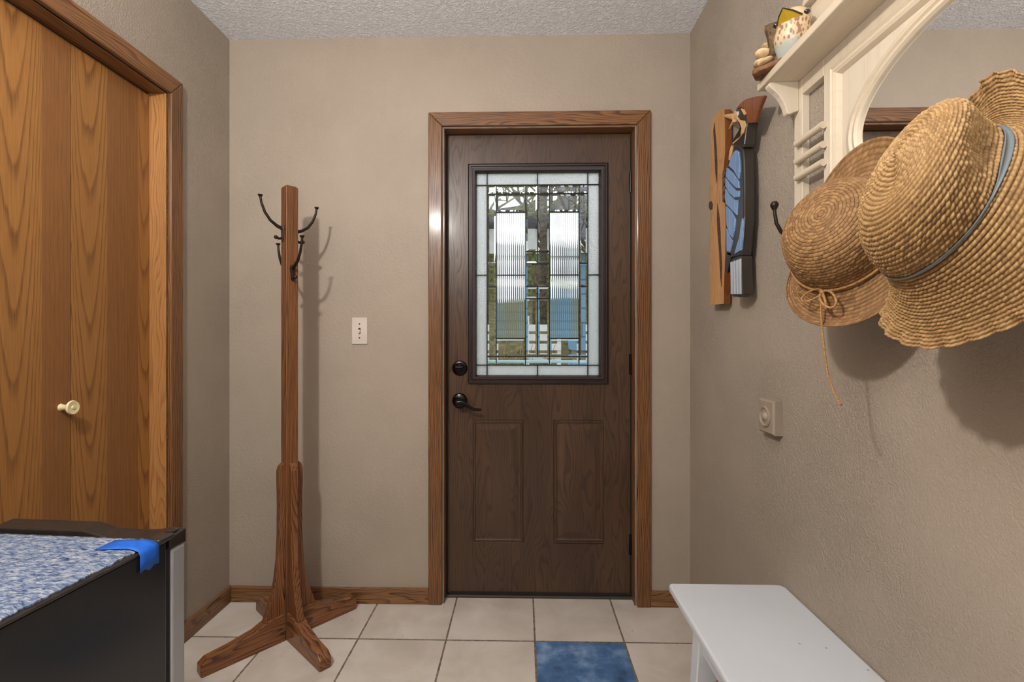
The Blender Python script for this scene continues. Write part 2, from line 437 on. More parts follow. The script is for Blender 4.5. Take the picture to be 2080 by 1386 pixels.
def attach(o, parent):
    o.parent = parent
    w = Matrix.Translation(parent_world(parent))
    o.matrix_parent_inverse = w.inverted()
WORLD = {}
def parent_world(p):
    return WORLD.get(p.name, Vector((0, 0, 0)))

def thing(name, label, cat, loc=(0, 0, 0), group=None, kind=None):
    o = bpy.data.objects.new(name, None); COL.objects.link(o)
    o.empty_display_size = .05; o.location = loc; WORLD[o.name] = Vector(loc)
    return tag(o, label, cat, group, kind)

def tag(o, label, cat, group=None, kind=None):
    o['label'] = label; o['category'] = cat
    if group: o['group'] = group
    if kind: o['kind'] = kind
    return o

def struct(o, label, cat): return tag(o, label, cat, None, 'structure')

# ------------------------------------------------------------------ room shell
OPX0, OPX1, OPZ = -.345, .485, 2.066           # entry door opening
CY0, CY1, CZ = .45, 1.715, 2.036               # closet opening along the left wall
WT = .12
mb = MB().box(XL - .9, XR + WT, BACKY, D + WT, -.06, 0)
struct(obj('floor', mb, M['floor']), 'cream square ceramic floor tiles with brown grout and one blue tile', 'floor')
mb = MB().box(XL - .9, XR + WT, BACKY, D + WT, CEIL, CEIL + .06)
struct(obj('ceiling', mb, M['ceiling']), 'white stippled ceiling above the entry door', 'ceiling')
mb = MB(); mb.box(XL - WT, OPX0, D, D + WT, 0, CEIL); mb.box(OPX1, XR + WT, D, D + WT, 0, CEIL); mb.box(OPX0, OPX1, D, D + WT, OPZ, CEIL)
struct(obj('wall_back', mb, M['wall']), 'taupe painted end wall holding the entry door', 'wall')
mb = MB(); mb.box(XL - WT, XL, CY1, D, 0, CEIL); mb.box(XL - WT, XL, CY0, CY1, CZ, CEIL); mb.box(XL - WT, XL, BACKY, CY0, 0, CEIL)
struct(obj('wall_left', mb, M['wall_rough']), 'taupe textured left wall around the closet door', 'wall')
mb = MB().box(XR, XR + WT, BACKY, D, 0, CEIL)
struct(obj('wall_right', mb, M['wall_rough']), 'taupe textured right wall where the hats and shelf hang', 'wall')
mb = MB().box(XL - WT, XR + WT, BACKY - WT, BACKY, 0, CEIL)
struct(obj('wall_rear', mb, M['wall']), 'taupe painted wall behind the viewer', 'wall')
mb = MB(); mb.box(XL - .6, XL - .58, CY0 - .1, CY1 + .1, 0, CEIL)
struct(obj('wall_closet', mb, M['wall']), 'closet interior wall behind the folding door', 'wall')

# baseboards
BH, BT = .068, .014
mb = MB().box(XL + BT, -.408, D - BT, D, 0, BH)
struct(obj('baseboard_back', mb, M['base_x'], bevel=.003), 'oak baseboard behind the coat rack left of the door', 'baseboard')
mb = MB().box(.547, XR, D - BT, D, 0, BH)
struct(obj('baseboard_back', mb, M['base_x'], bevel=.003), 'short oak baseboard between door trim and bench', 'baseboard')
mb = MB().box(XL, XL + BT, 1.779, D, 0, BH)
struct(obj('baseboard_left', mb, M['base_y'], bevel=.003), 'oak baseboard at foot of the left wall beside closet', 'baseboard')
mb = MB().box(XR - BT, XR, BACKY, D - BT, 0, BH)
struct(obj('baseboard_right', mb, M['base_y'], bevel=.003), 'oak baseboard along the right wall behind the white bench', 'baseboard')

# entry door trim: casing legs and head mitred
def casing_xz(name, label, xa0, xa1, xb0, xb1, zt0, zt1, y0, y1, mz, mx):
    t = thing(name, label, 'door trim', ((xa0 + xb1) / 2, y1, 0), kind='structure')
    for (o_, i_) in ((xa0, xa1), (xb1, xb0)):
        mb = MB().prism([(o_, 0), (i_, 0), (i_, zt0), (o_, zt1)], 'Y', y0, y1)
        obj('side_casing', mb, mz, t, bevel=.004)
    mb = MB().prism([(xa0, zt1), (xa1, zt0), (xb0, zt0), (xb1, zt1)], 'Y', y0, y1)
    obj('head_casing', mb, mx, t, bevel=.004)
    return t
casing_xz('trim_1', 'oak casing framing the dark entry door', -.408, -.349, .488, .547, 2.068, 2.128, D - .017, D, M['oak_z'], M['oak_x'])
t = thing('trim_2', 'oak jamb lining inside the entry door opening', 'door jamb', (.07, D + .06, 0), kind='structure')
obj('side_jamb', MB().box(-.345, -.341, D, D + WT, 0, 2.062), M['oak_z'], t)
obj('side_jamb', MB().box(.481, .485, D, D + WT, 0, 2.062), M['oak_z'], t)
obj('head_jamb', MB().box(-.345, .485, D, D + WT, 2.062, 2.066), M['oak_x'], t)
mb = MB(); mb.box(-.341, -.3375, D + .05, D + WT, 0, 2.062); mb.box(.4775, .481, D + .052, D + WT, 0, 2.062); mb.box(-.3375, .4775, D + .106, D + WT, 2.056, 2.062)
obj('weatherstrip', mb, M['dark_gap'], t)
tr = MB(); tr.box(-.345, .485, D + .045, D + WT + .05, 0, .012)
struct(obj('trim_3', tr, M['alu'], bevel=.003), 'dark metal threshold strip under the entry door', 'threshold')

# ------------------------------------------------------------------ entry door
DY = D + .06           # room face of the slab
DX0, DX1, DZ0, DZ1 = -.336, .476, .016, 2.058
door = thing('door_1', 'dark walnut-grain entry door with leaded glass window', 'door', (.07, DY, 0), kind='structure')
def dpx(x, y): p = on(x, y, Y=DY); return p.x, p.z
gx0, gz1 = dpx(951, 334); gx1, gz0 = dpx(1235, 780)
mb = MB()
mb.box(DX0, gx0 + .02, DY, DY + .044, DZ0, DZ1); mb.box(gx1 - .02, DX1, DY, DY + .044, DZ0, DZ1)
mb.box(gx0 + .02, gx1 - .02, DY, DY + .044, gz1 - .02, DZ1)
# lower part with recess moulding for panels
panels = []
for (xa, ya, xb, yb) in ((959, 853, 1064, 1104), (1124, 853, 1229, 1104)):
    x0, z1 = dpx(xa, ya); x1, z0 = dpx(xb, yb); panels.append((x0, x1, z0, z1))
zl1 = gz0 + .02
(p0x0, p0x1, pz0, pz1), (p1x0, p1x1, _, _) = panels
gxa, gxb = gx0 + .02, gx1 - .02
for (a, b, c, d) in ((gxa, gxb, pz1, zl1), (gxa, gxb, DZ0, pz0), (gxa, p0x0, pz0, pz1), (p0x1, p1x0, pz0, pz1), (p1x1, gxb, pz0, pz1)):
    if b > a: mb.box(a, b, DY, DY + .044, c, d)
obj('slab', mb, M['door'], door)
for (x0, x1, z0, z1) in panels:
    mb = MB()
    prof = [(0, 0), (.0025, .0035), (.006, .004), (.009, .001), (.013, .001), (.016, .004), (.022, .0045), (.046, .0015)]
    mb.sweep_rect(prof, x0, x1, z0, z1, lambda x, z, h: (x, DY + h, z))
    i = .046; y = DY + .0015
    mb.add([(x0 + i, y, z0 + i), (x1 - i, y, z0 + i), (x1 - i, y, z1 - i), (x0 + i, y, z1 - i)], [(0, 1, 2, 3)])
    mb.box(x0, x1, DY + .02, DY + .044, z0, z1)
    obj('raised_panel', mb, M['door'], door)
# glass insert frame
fr = MB()
prof = [(0, 0.004), (0, -.008), (.006, -.012), (.012, -.012), (.014, -.007), (.018, -.007), (.020, -.012), (.030, -.010), (.036, .002), (.036, .03)]
ix0, iz1 = dpx(968, 351); ix1, iz0 = dpx(1217, 764)
ins = ix0 - gx0
prof = [(p * ins / .036, h) for p, h in prof]
fr.sweep_rect(prof, gx0, gx1, gz0, gz1, lambda x, z, h: (x, DY + h, z))
ins_o = obj('glass_insert', fr, M['insert'], door, smooth=25)
GY = DY + .012       # room face of the glass
def gp(x, y): p = on(x, y, Y=GY); return p.x, p.z
vx = [970, 989.5, 1008, 1067.5, 1092, 1116, 1176, 1194, 1215]
hy = [352, 376, 394, 431, 511, 535.5, 559, 583, 607, 687.5, 724.5, 742, 763]
X_ = {v: gp(v, 500)[0] for v in vx}; Z_ = {v: gp(1092, v)[1] for v in hy}
X_[970] = ix0 - .002; X_[1215] = ix1 + .002; Z_[352] = iz1 + .002; Z_[763] = iz0 - .002
came = MB(); cw = .0022
def cv(x, ya, yb): came.box(X_[x] - cw, X_[x] + cw, GY - .003, GY + .009, Z_[yb] - cw, Z_[ya] + cw)
def ch(y, xa, xb): came.box(X_[xa] - cw, X_[xb] + cw, GY - .0032, GY + .0088, Z_[y] - cw, Z_[y] + cw)
for x in (970, 1215): cv(x, 352, 763)
for y in (352, 763): ch(y, 970, 1215)
for x in (989.5, 1194): cv(x, 352, 763)
for y in (376, 742): ch(y, 970, 1215)
cv(1092, 352, 376); cv(1092, 742, 763); ch(559, 970, 989.5); ch(559, 1194, 1215)
ch(394, 989.5, 1194); ch(724.5, 989.5, 1194)
for x in (1008, 1067.5, 1116, 1176): cv(x, 376, 742)
cv(1092, 376, 535.5); cv(1092, 583, 724.5)
for a, b in ((1008, 1067.5), (1116, 1176)):
    for y in (431, 559, 687.5): ch(y, a, b)
for y in (511, 535.5, 583, 607): ch(y, 1067.5, 1116)
for a, b in ((989.5, 1008), (1176, 1194)):
    for y in (535.5, 583): ch(y, a, b)
obj('leading', came, M['came'], ins_o)
def hammered():
    mb = MB()
    for (a, b, c, d) in ((970, 989.5, 352, 376), (989.5, 1092, 352, 376), (1092, 1194, 352, 376), (1194, 1215, 352, 376),
                         (970, 989.5, 742, 763), (989.5, 1092, 742, 763), (1092, 1194, 742, 763), (1194, 1215, 742, 763),
                         (970, 989.5, 376, 559), (970, 989.5, 559, 742), (1194, 1215, 376, 559), (1194, 1215, 559, 742)):
        mb.box(X_[a] + .001, X_[b] - .001, GY, GY + .005, Z_[d] + .001, Z_[c] - .001)
    return mb
obj('hammered_glass', hammered(), M['hammered'], ins_o, label='hammered border glass')
rg = MB()
for a, b in ((1008, 1067.5), (1116, 1176)):
    for c, d in ((431, 559), (559, 687.5)):
        x0, x1, z0, z1 = X_[a] + .001, X_[b] - .001, Z_[d] + .001, Z_[c] - .001
        nr, sub = 14, 10; n = nr * sub
        pts = []
        for i in range(n + 1):
            fx = (i % sub) / sub
            y = GY + .003 - .003 * math.sin(math.pi * fx) if i < n else GY + .003
            pts.append((x0 + (x1 - x0) * i / n, y))
        vs = [(x, y, z0) for x, y in pts] + [(x, y, z1) for x, y in pts]
        m_ = n + 1
        fs = [(i, i + 1, m_ + i + 1, m_ + i) for i in range(n)]
        vs += [(x0, GY + .006, z0), (x1, GY + .006, z0), (x1, GY + .006, z1), (x0, GY + .006, z1)]
        k = 2 * m_
        fs += [(k, k + 3, k + 2, k + 1), (0, m_, k + 3, k), (m_ - 1, k + 1, k + 2, 2 * m_ - 1)]
        fs += [tuple([k, k + 1] + list(range(m_ - 1, -1, -1))), tuple([k + 3] + list(range(m_, 2 * m_)) + [k + 2])]
        rg.add(vs, fs)
obj('reeded_glass', rg, M['reeded'], ins_o, smooth=60, label='vertically reeded glass')
bv = MB()
cells = [(a, b, 376, 394) for a, b in zip((989.5, 1008, 1067.5, 1092, 1116, 1176), (1008, 1067.5, 1092, 1116, 1176, 1194))]
cells += [(a, b, 724.5, 742) for a, b in zip((989.5, 1008, 1067.5, 1116, 1176), (1008, 1067.5, 1116, 1176, 1194))]
for a, b in ((1008, 1067.5), (1116, 1176)): cells += [(a, b, 394, 431), (a, b, 687.5, 724.5)]
for a, b in ((1067.5, 1092), (1092, 1116)): cells += [(a, b, 394, 511), (a, b, 511, 535.5), (a, b, 583, 607), (a, b, 607, 724.5)]
cells += [(1067.5, 1116, 535.5, 583)]
for a, b in ((989.5, 1008), (1176, 1194)): cells += [(a, b, 394, 535.5), (a, b, 535.5, 583), (a, b, 583, 724.5)]
for (a, b, c, d) in cells:
    x0, x1, z0, z1 = X_[a] + .001, X_[b] - .001, Z_[d] + .001, Z_[c] - .001; e = .0085
    yf, yb, ym = GY, GY + .006, GY + .0038
    bv.hexa([(x0, ym, z0), (x1, ym, z0), (x1, yb, z0), (x0, yb, z0), (x0, ym, z1), (x1, ym, z1), (x1, yb, z1), (x0, yb, z1)][:0] or
            [(x0, ym, z0), (x1, ym, z0), (x1, ym, z1), (x0, ym, z1), (x0, yb, z0), (x1, yb, z0), (x1, yb, z1), (x0, yb, z1)])
    # bevelled face replaces the flat front: drop it and add frustum
    i = len(bv.v); bv.f.pop(-6); bv.mi.pop()
    o = i - 8
    bv.add([(x0 + e, yf, z0 + e), (x1 - e, yf, z0 + e), (x1 - e, yf, z1 - e), (x0 + e, yf, z1 - e)], [(0, 1, 2, 3)])
    for k in range(4):
        bv.f.append((o + k, o + (k + 1) % 4, i + (k + 1) % 4, i + k)); bv.mi.append(0)
obj('bevelled_glass', bv, M['bevel'], ins_o, label='clear bevelled glass')
# deadbolt and lever
dx, dz = dpx(934, 748)
mb = MB().lathe([(.0, 0), (.034, 0), (.034, -.004), (.030, -.010), (.024, -.012), (.022, -.008), (.014, -.008), (.012, -.016), (0, -.016)][::1], (dx, DY, dz), (0, 1, 0), 36)
db = obj('deadbolt', mb, M['bronze'], door, smooth=30)
mb = MB().box(dx - .019, dx + .015, DY - .026, DY - .012, dz + .001, dz + .008)
obj('thumb_turn', mb, M['bronze'], db, bevel=.003)
lx, lz = dpx(934, 814)
mb = MB().lathe([(0, 0), (.034, 0), (.034, -.005), (.029, -.012), (.016, -.016), (.012, -.02), (.012, -.05), (.015, -.052), (.015, -.062), (0, -.064)], (lx, DY, lz), (0, 1, 0), 36)
lv = obj('lever_handle', mb, M['bronze'], door, smooth=30)
mb = MB()
P0 = [(-.004, -.058, -.002), (.015, -.060, .001), (.033, -.060, -.008), (.05, -.060, -.021), (.068, -.058, -.031), (.088, -.055, -.033), (.101, -.053, -.032)]
mb.tube([(lx + a, DY + b, lz + c) for a, b, c in P0], [.011, .010, .0085, .0075, .0075, .0065, .004], 14)
obj('lever', mb, M['bronze'], lv, smooth=True)
for py in (371, 740, 1106):
    z = on(1281, py, Y=DY).z
    mb = MB().tube([(DX1 + .001, DY - .004, z - .045), (DX1 + .001, DY - .004, z + .045)], .006, 12)
    mb.box(DX1 - .006, DX1 + .0045, DY - .001, DY + .002, z - .044, z + .044)
    obj('hinge', mb, M['bronze'], door, smooth=30)
mb = MB().box(DX0 + .01, DX1 - .01, DY - .004, DY + .03, .0125, .022)
obj('door_sweep', mb, M['dark_gap'], door)

# ------------------------------------------------------------------ closet folding door, left wall
trim = thing('trim_4', 'oak casing and jamb around the closet folding door', 'door trim', (XL, CY1, 0), kind='structure')
cf = XL + .016
mb = MB().prism([(CY1 + .064, 0), (CY1 + .003, 0), (CY1 + .003, CZ + .003), (CY1 + .064, CZ + .068)], 'X', XL, cf)
obj('side_casing', mb, M['oak_z'], trim, bevel=.004)
mb = MB().prism([(CY1 + .064, CZ + .068), (CY1 + .003, CZ + .003), (CY0, CZ + .003), (CY0, CZ + .068)], 'X', XL, cf)
obj('head_casing', mb, M['oak_y'], trim, bevel=.004)
obj('side_jamb', MB().box(XL - WT, XL, CY1 - .001, CY1 + .004, 0, CZ + .004), M['jamb_z'], trim)
obj('head_jamb', MB().box(XL - WT, XL, CY0, CY1, CZ - .001, CZ + .004), M['oak_y'], trim)
LF = XL - .062         # room face of the folding leaves
obj('track', MB().box(LF - .03, LF - .005, CY0, CY1, CZ - .022, CZ - .001), M['black'], trim)
closet = thing('door_2', 'orange oak veneer folding closet door with cream knob', 'closet door', (LF, 1.1, 0), kind='structure')
def leaf(y0, y1, strips, seed):
    """strips: (y_start, y_end, cathedral centre or None)"""
    mb = MB(); mats = []
    for i, (a, b, c) in enumerate(strips):
        mats.append(veneer('oak_veneer_%s' % ('cathedral' if c is not None else 'quarter'), c if c is not None else a, 165. if c is not None else 1.,
                           CLL if c is not None else rgb(136, 91, 51), CLM, CLD, seed + i * 2.3, 1. if c is not None else 0.))
        mb.cur = i; mb.box(LF - .032, LF, a, b, .012, CZ - .008)
    return obj('leaf', mb, mats, closet)
yA = 1.4105
sA, sB = on(85, 600, X=LF).y, on(218, 600, X=LF).y
sC = on(280, 600, X=LF).y
leaf(yA + .0015, CY1 - .003, [(yA + .0015, sB, on(184, 600, X=LF).y), (sB, sC, None), (sC, CY1 - .003, on(296, 600, X=LF).y)], 3.1)
la = leaf(1.10, yA - .0015, [(1.10, sA, on(26, 600, X=LF).y), (sA, yA - .0015, None)], 11.7)
leaf(.79, 1.097, [(.79, .95, .87), (.95, 1.097, None)], 21.)
leaf(.47, .787, [(.47, .63, .55), (.63, .787, None)], 31.)
kp = on(124, 828, X=LF)
mb = MB().lathe([(0, 0), (.011, 0), (.0085, .006), (.0075, .02), (.011, .026), (.019, .030), (.021, .034), (.019, .038), (.014, .0375), (.006, .036), (.005, .039), (0, .0395)], (kp.x, kp.y, kp.z), (1, 0, 0), 32)
obj('knob', mb, M['cream_knob'], la, smooth=30, label='cream round knob')

# ------------------------------------------------------------------ light switch, wall chime plate
t = thing('light_switch', 'white toggle light switch on the back wall between coat rack and door', 'light switch', (-.71, D, 1.184))
mb = MB().box(-.745, -.676, D - .006, D, 1.126, 1.242)
obj('cover_plate', mb, M['ivory'], t, bevel=.003)
obj('toggle_slot', MB().box(-.7155, -.7055, D - .0065, D - .004, 1.172, 1.197), M['slot'], t)
obj('toggle', MB().hexa([(-.7145, D - .006, 1.178), (-.7065, D - .006, 1.178), (-.7065, D - .006, 1.19), (-.7145, D - .006, 1.19),
                         (-.713, D - .016, 1.174), (-.708, D - .016, 1.174), (-.708, D - .016, 1.181), (-.713, D - .016, 1.181)]), M['ivory'], t)
for z in (1.214, 1.154):
    obj('screw', MB().lathe([(0, 0), (.0035, 0), (.003, .0012), (0, .0015)], (-.7105, D - .006, z), (0, -1, 0), 12), M['slot'], t, smooth=True)

cyc, czc = 1.391, .925
t = thing('wall_dial_plate', 'square taupe painted wall plate with round dial below the hats', 'wall plate', (XR, cyc, czc))
h = .043
mb = MB().prism([(cyc - h, czc - .048), (cyc + h, czc - .048), (cyc + h, czc + .048), (cyc - h, czc + .048)], 'X', XR - .022, XR)
mb.cur = 1
mb.sweep_rect([(0, 0), (.005, .005)], cyc - h, cyc + h, czc - .048, czc + .048, lambda y, z, hh: (XR - .022 - hh, y, z))
a, b = h - .005, .043
mb.add([(XR - .027, cyc - a, czc - b), (XR - .027, cyc + a, czc - b), (XR - .027, cyc + a, czc + b), (XR - .027, cyc - a, czc + b)], [(0, 1, 2, 3)])
obj('plate', mb, [M['taupe_plastic'], M['taupe_plastic']], t)
mb = MB().lathe([(0, 0), (.030, 0), (.030, .003), (.026, .005), (.022, .001), (.014, .001), (.011, .006), (.007, .009), (0, .010)], (XR - .027, cyc, czc), (-1, 0, 0), 32)
obj('dial', mb, M['taupe_plastic'], t, smooth=25)

# ------------------------------------------------------------------ coat rack
RX, RY = -.901, 1.845
ANG = [R(229), R(319), R(49), R(139)]          # front-left, front-right, back-right, back-left feet
rack = thing('coat_rack', 'brown oak standing coat rack with iron hooks in the corner', 'coat rack', (RX, RY, 0))
def rotz(p, a): c, s = math.cos(a), math.sin(a); return (RX + p[0] * c - p[1] * s, RY + p[0] * s + p[1] * c, p[2])
def turned(name, poly, w, a, mat, bevel):
    n = len(poly); vs = [(d, -w / 2, z) for d, z in poly] + [(d, w / 2, z) for d, z in poly]
    m_ = MB().add(vs, [tuple(range(n)), tuple(range(n, 2 * n))[::-1]] + [(i, n + i, n + (i + 1) % n, (i + 1) % n) for i in range(n)])
    o = obj(name, m_, mat, rack, bevel=bevel); o.location = (RX, RY, 0); o.rotation_euler = (0, 0, a); return o
pw = .0235
mb = MB(); zt = 1.737
vs = [rotz((sx * pw, sy * pw, z), ANG[0]) for z in (0.004, zt - .006) for sx, sy in ((-1, -1), (1, -1), (1, 1), (-1, 1))]
vs += [rotz((sx * (pw - .006), sy * (pw - .006), zt), ANG[0]) for sx, sy in ((-1, -1), (1, -1), (1, 1), (-1, 1))]
mb.add(vs, [(0, 3, 2, 1)] + [(k, (k + 1) % 4, 4 + (k + 1) % 4, 4 + k) for k in range(4)] + [(4 + k, 4 + (k + 1) % 4, 8 + (k + 1) % 4, 8 + k) for k in range(4)] + [(8, 9, 10, 11)])
obj('post', mb, M['rack_z'], rack, bevel=.003)
foot_len = [.305, .29, .272, .285]
for i, a in enumerate(ANG):
    L_ = foot_len[i]
    turned('foot', [(pw - .001, 0.0), (L_ - .005, 0.0), (L_, .006), (L_, .040), (L_ - .022, .055), (L_ - .09, .062), (.13, .078), (.085, .098), (pw - .001, .104)], .042, a, M['rack_flat'], .003)
    turned('brace', [(pw - .001, .10), (.098, .094), (.088, .125), (.073, .17), (.058, .23), (.049, .31), (.045, .40), (.044, .52), (.046, .60), (.046, .645), (.040, .664), (.028, .674), (pw - .001, .674)], .026, a, M['rack_but'], .002)
HZ = [1.556, 1.405, 1.552, 1.405]
for i, a in enumerate(ANG):
    z = HZ[i]; r0 = pw
    mb = MB()
    mb.add(*(lambda P: (P, [(0, 1, 2, 3, 4, 5), (11, 10, 9, 8, 7, 6)] + [(k, 6 + k, 6 + (k + 1) % 6, (k + 1) % 6) for k in range(6)]))(
        [rotz((r0, y, z + q), a) for y, q in ((-.004, -.035), (.004, -.035), (.011, .012), (.008, .026), (-.008, .026), (-.011, .012))] +
        [rotz((r0 + .007, y * .7, z + q), a) for y, q in ((-.004, -.035), (.004, -.035), (.011, .012), (.008, .026), (-.008, .026), (-.011, .012))]))
    hk = obj('coat_hook', mb, M['iron'], rack, bevel=.002)
    pts = [(r0 + .003, 0, z + .014), (r0 + .022, 0, z + .020), (r0 + .048, 0, z + .038), (r0 + .068, 0, z + .066), (r0 + .080, 0, z + .098), (r0 + .084, 0, z + .122)]
    m2 = MB().tube([rotz(p, a) for p in pts], [.0075, .0065, .0055, .005, .0045, .0042], 10)
    m2.lathe([(0, -.004), (.005, -.003), (.0085, .002), (.009, .005), (0, .007)], rotz(pts[-1], a), (0, 0, 1), 14)
    obj('upper_prong', m2, M['iron'], hk, smooth=50)
    pts = [(r0 + .003, 0, z - .022), (r0 + .016, 0, z - .026), (r0 + .028, 0, z - .022)]
    m2 = MB().tube([rotz(p, a) for p in pts], [.006, .005, .0048], 10)
    m2.ball(rotz(pts[-1], a), .0075, 12, 8)
    obj('lower_prong', m2, M['iron'], hk, smooth=50)

# ------------------------------------------------------------------ mini fridge, rug, tape
FA = R(-3.7)
FX, FY = -.768, 1.082          # front right corner of the door
def fr_(u, v, z):               # u to the left across the front, v toward the camera
    c, s = math.cos(FA), math.sin(FA)
    return (FX + (-u) * c - (-v) * s, FY + (-u) * s + (-v) * c, z)
def fbox(mb, u0, u1, v0, v1, z0, z1):
    return mb.hexa([fr_(u1, v1, z0), fr_(u0, v1, z0), fr_(u0, v0, z0), fr_(u1, v0, z0), fr_(u1, v1, z1), fr_(u0, v1, z1), fr_(u0, v0, z1), fr_(u1, v0, z1)])
FW, FH = .435, .716
fridge = thing('mini_fridge', 'black mini fridge with silver door standing before the closet', 'fridge', fr_(FW / 2, .25, 0))
mb = MB(); fbox(mb, .001, FW, .052, .50, .03, FH - .014)
obj('cabinet', mb, M['fridge'], fridge, bevel=.004)
mb = MB(); fbox(mb, 0, FW, .050, .50, FH - .014, FH - .006)
obj('top_panel', mb, M['fridge_top'], fridge, bevel=.005, segs=3)
mb = MB(); fbox(mb, .004, FW - .004, .041, .052, .05, FH - .03)
obj('door_gasket', mb, M['black'], fridge)
mb = MB(); fbox(mb, 0, FW, 0, .040, .04, FH - .034)
dr = obj('door', mb, M['silver'], fridge, bevel=.006, segs=3)
mb = MB()
# black cap along the top of the door with a finger recess
capz = [(0, FH - .002), (.03, FH), (.06, FH - .006), (.10, FH - .008), (.16, FH - .007), (.185, FH), (.21, FH + .006), (FW, FH + .006)]
n = len(capz); vs = []
for v, dz_ in ((-.003, 0), (.044, -.004)):
    for u, z in capz: vs.append(fr_(u, v, z + dz_))
    for u, z in capz: vs.append(fr_(u, v, FH - .034))
fs = []
for i in range(n - 1):
    fs += [(i, i + 1, n + i + 1, n + i), (2 * n + i, 3 * n + i, 3 * n + i + 1, 2 * n + i + 1), (i, 2 * n + i, 2 * n + i + 1, i + 1), (n + i, n + i + 1, 3 * n + i + 1, 3 * n + i)]
fs += [(0, n, 3 * n, 2 * n), (n - 1, 3 * n - 1, 4 * n - 1, 2 * n - 1)]
mb.add(vs, fs)
obj('door_cap', mb, M['fridge_top'], dr, bevel=.003)
mb = MB(); fbox(mb, -.0015, .035, .03, .075, FH - .012, FH + .001); hc = obj('hinge_cover', mb, M['fridge_top'], fridge, bevel=.006, segs=3)
mb = MB().lathe([(0, 0), (.012, 0), (.012, .003), (.008, .005), (0, .005)], fr_(.018, .02, FH - .002), (0, 0, 1), 20)
obj('hinge_pin', mb, M['fridge_top'], hc, smooth=30)
for u in (.03, FW - .05):
    for v in (.09, .46):
        mb = MB().lathe([(.018, 0), (.02, .01), (.016, .035), (0, .035)], fr_(u + .01, v, 0), (0, 0, 1), 14)
        obj('foot', mb, M['black'], fridge, smooth=30)
# rug: undulating slab of fabric on the fridge top
nu, nv = 60, 60; vs = []; rz = FH - .0055
u0, u1, v0, v1 = .008, FW - .012, .066, .495
for k in range(2):
    for j in range(nv + 1):
        for i in range(nu + 1):
            u = u0 + (u1 - u0) * i / nu; v = v0 + (v1 - v0) * j / nv
            if i == 0: u += .0025 * math.sin(j * 1.9) + .0015 * math.sin(j * .7)
            if j == 0: v += .002 * math.sin(i * 1.3)
            u += .018 * max(0, 1 - (v - v0) / .05) * max(0, 1 - (u - u0) / .08)
            e = min(1, min(i, j, nu - i, nv - j) / 2.)
            vs.append(fr_(u, v, rz + (0 if k == 0 else .003 + .0045 * e + .0008 * math.sin(i * 2.1 + j * .6))))
W = nu + 1; N_ = W * (nv + 1); fs = []
for j in range(nv):
    for i in range(nu):
        a = j * W + i; fs += [(N_ + a, N_ + a + W, N_ + a + W + 1, N_ + a + 1), (a, a + 1, a + W + 1, a + W)]
for i in range(nu):
    a, b = i, nv * W + i; fs += [(a, N_ + a, N_ + a + 1, a + 1), (b, b + 1, N_ + b + 1, N_ + b)]
for j in range(nv):
    a, b = j * W, j * W + nu; fs += [(a, a + W, N_ + a + W, N_ + a), (b, N_ + b, N_ + b + W, b + W)]
mb = MB().add(vs, fs)
tag(obj('rug', mb, M['rug'], smooth=50), 'blue grey woven rug mat lying on top of the mini fridge', 'rug')
# painter's tape folded over the fridge edge
prof = [(.085, rz + .0095), (.05, rz + .0100), (.02, rz + .0098), (.008, rz + .006), (.001, FH - .003), (-.003, FH - .010), (-.003, FH - .028), (-.0028, FH - .046)]
vs = []
for k, (u, z) in enumerate(prof):
    for j in range(5):
        v = .078 + .047 * j / 4 + (.012 * (u / .085) if u > 0 else 0) + (.0025 * math.sin(j * 2.2) if k == 0 else 0)
        zz = z + (.004 * math.sin(j * 2.4) if k == len(prof) - 1 else 0)
        vs.append(fr_(u, v, zz))
fs = [(k * 5 + j, k * 5 + j + 1, k * 5 + j + 6, k * 5 + j + 5) for k in range(len(prof) - 1) for j in range(4)]
o = obj('masking_tape', MB().add(vs, fs), M['tape'], smooth=60)
so = o.modifiers.new('thick', 'SOLIDIFY'); so.thickness = .0006; so.offset = 1
tag(o, 'strip of blue masking tape folded over the fridge top edge', 'tape')

# ------------------------------------------------------------------ white bench and bag
bench = thing('bench', 'white painted wooden bench along the right wall', 'bench', (.56, .85, 0))
x0, x1, y0, y1, zt, th = .402, .7165, .33, 1.345, .470, .021
def rounded(x0, x1, y0, y1, rs, n=6):
    P = []
    for (cx, cy, r, a0) in ((x1, y1, rs[0], 0), (x0, y1, rs[1], 90), (x0, y0, rs[2], 180), (x1, y0, rs[3], 270)):
        sx = -1 if cx == x1 else 1; sy = -1 if cy == y1 else 1
        for k in range(n + 1):
            g = R(a0 + 90 * k / n); P.append((cx + sx * r + r * math.cos(g), cy + sy * r + r * math.sin(g)))
    return P
mb = MB().prism(rounded(x0, x1, y0, y1, (.022, .012, .03, .03)), 'Z', zt - th, zt)
obj('seat', mb, M['white_paint'], bench, bevel=.006, segs=3)
for yy in (1.165, .49):
    mb = MB().hexa([(.397, yy, 0), (.706, yy, 0), (.706, yy + .042, 0), (.397, yy + .042, 0),
                    (.423, yy, zt - th), (.700, yy, zt - th), (.700, yy + .042, zt - th), (.423, yy + .042, zt - th)])
    obj('leg', mb, M['white_paint'], bench, bevel=.003)
for xx in (.432, .672):
    mb = MB().box(xx, xx + .02, .49, 1.172, zt - th - .064, zt - th + .001)
    obj('apron', mb, M['white_paint'], bench, bevel=.002)
bag = thing('cloth_bag', 'brown and mauve patterned cloth bag tucked under the white bench', 'bag', (.57, .95, 0))
mb = MB(); nb = 28; vs = []; rings = 10
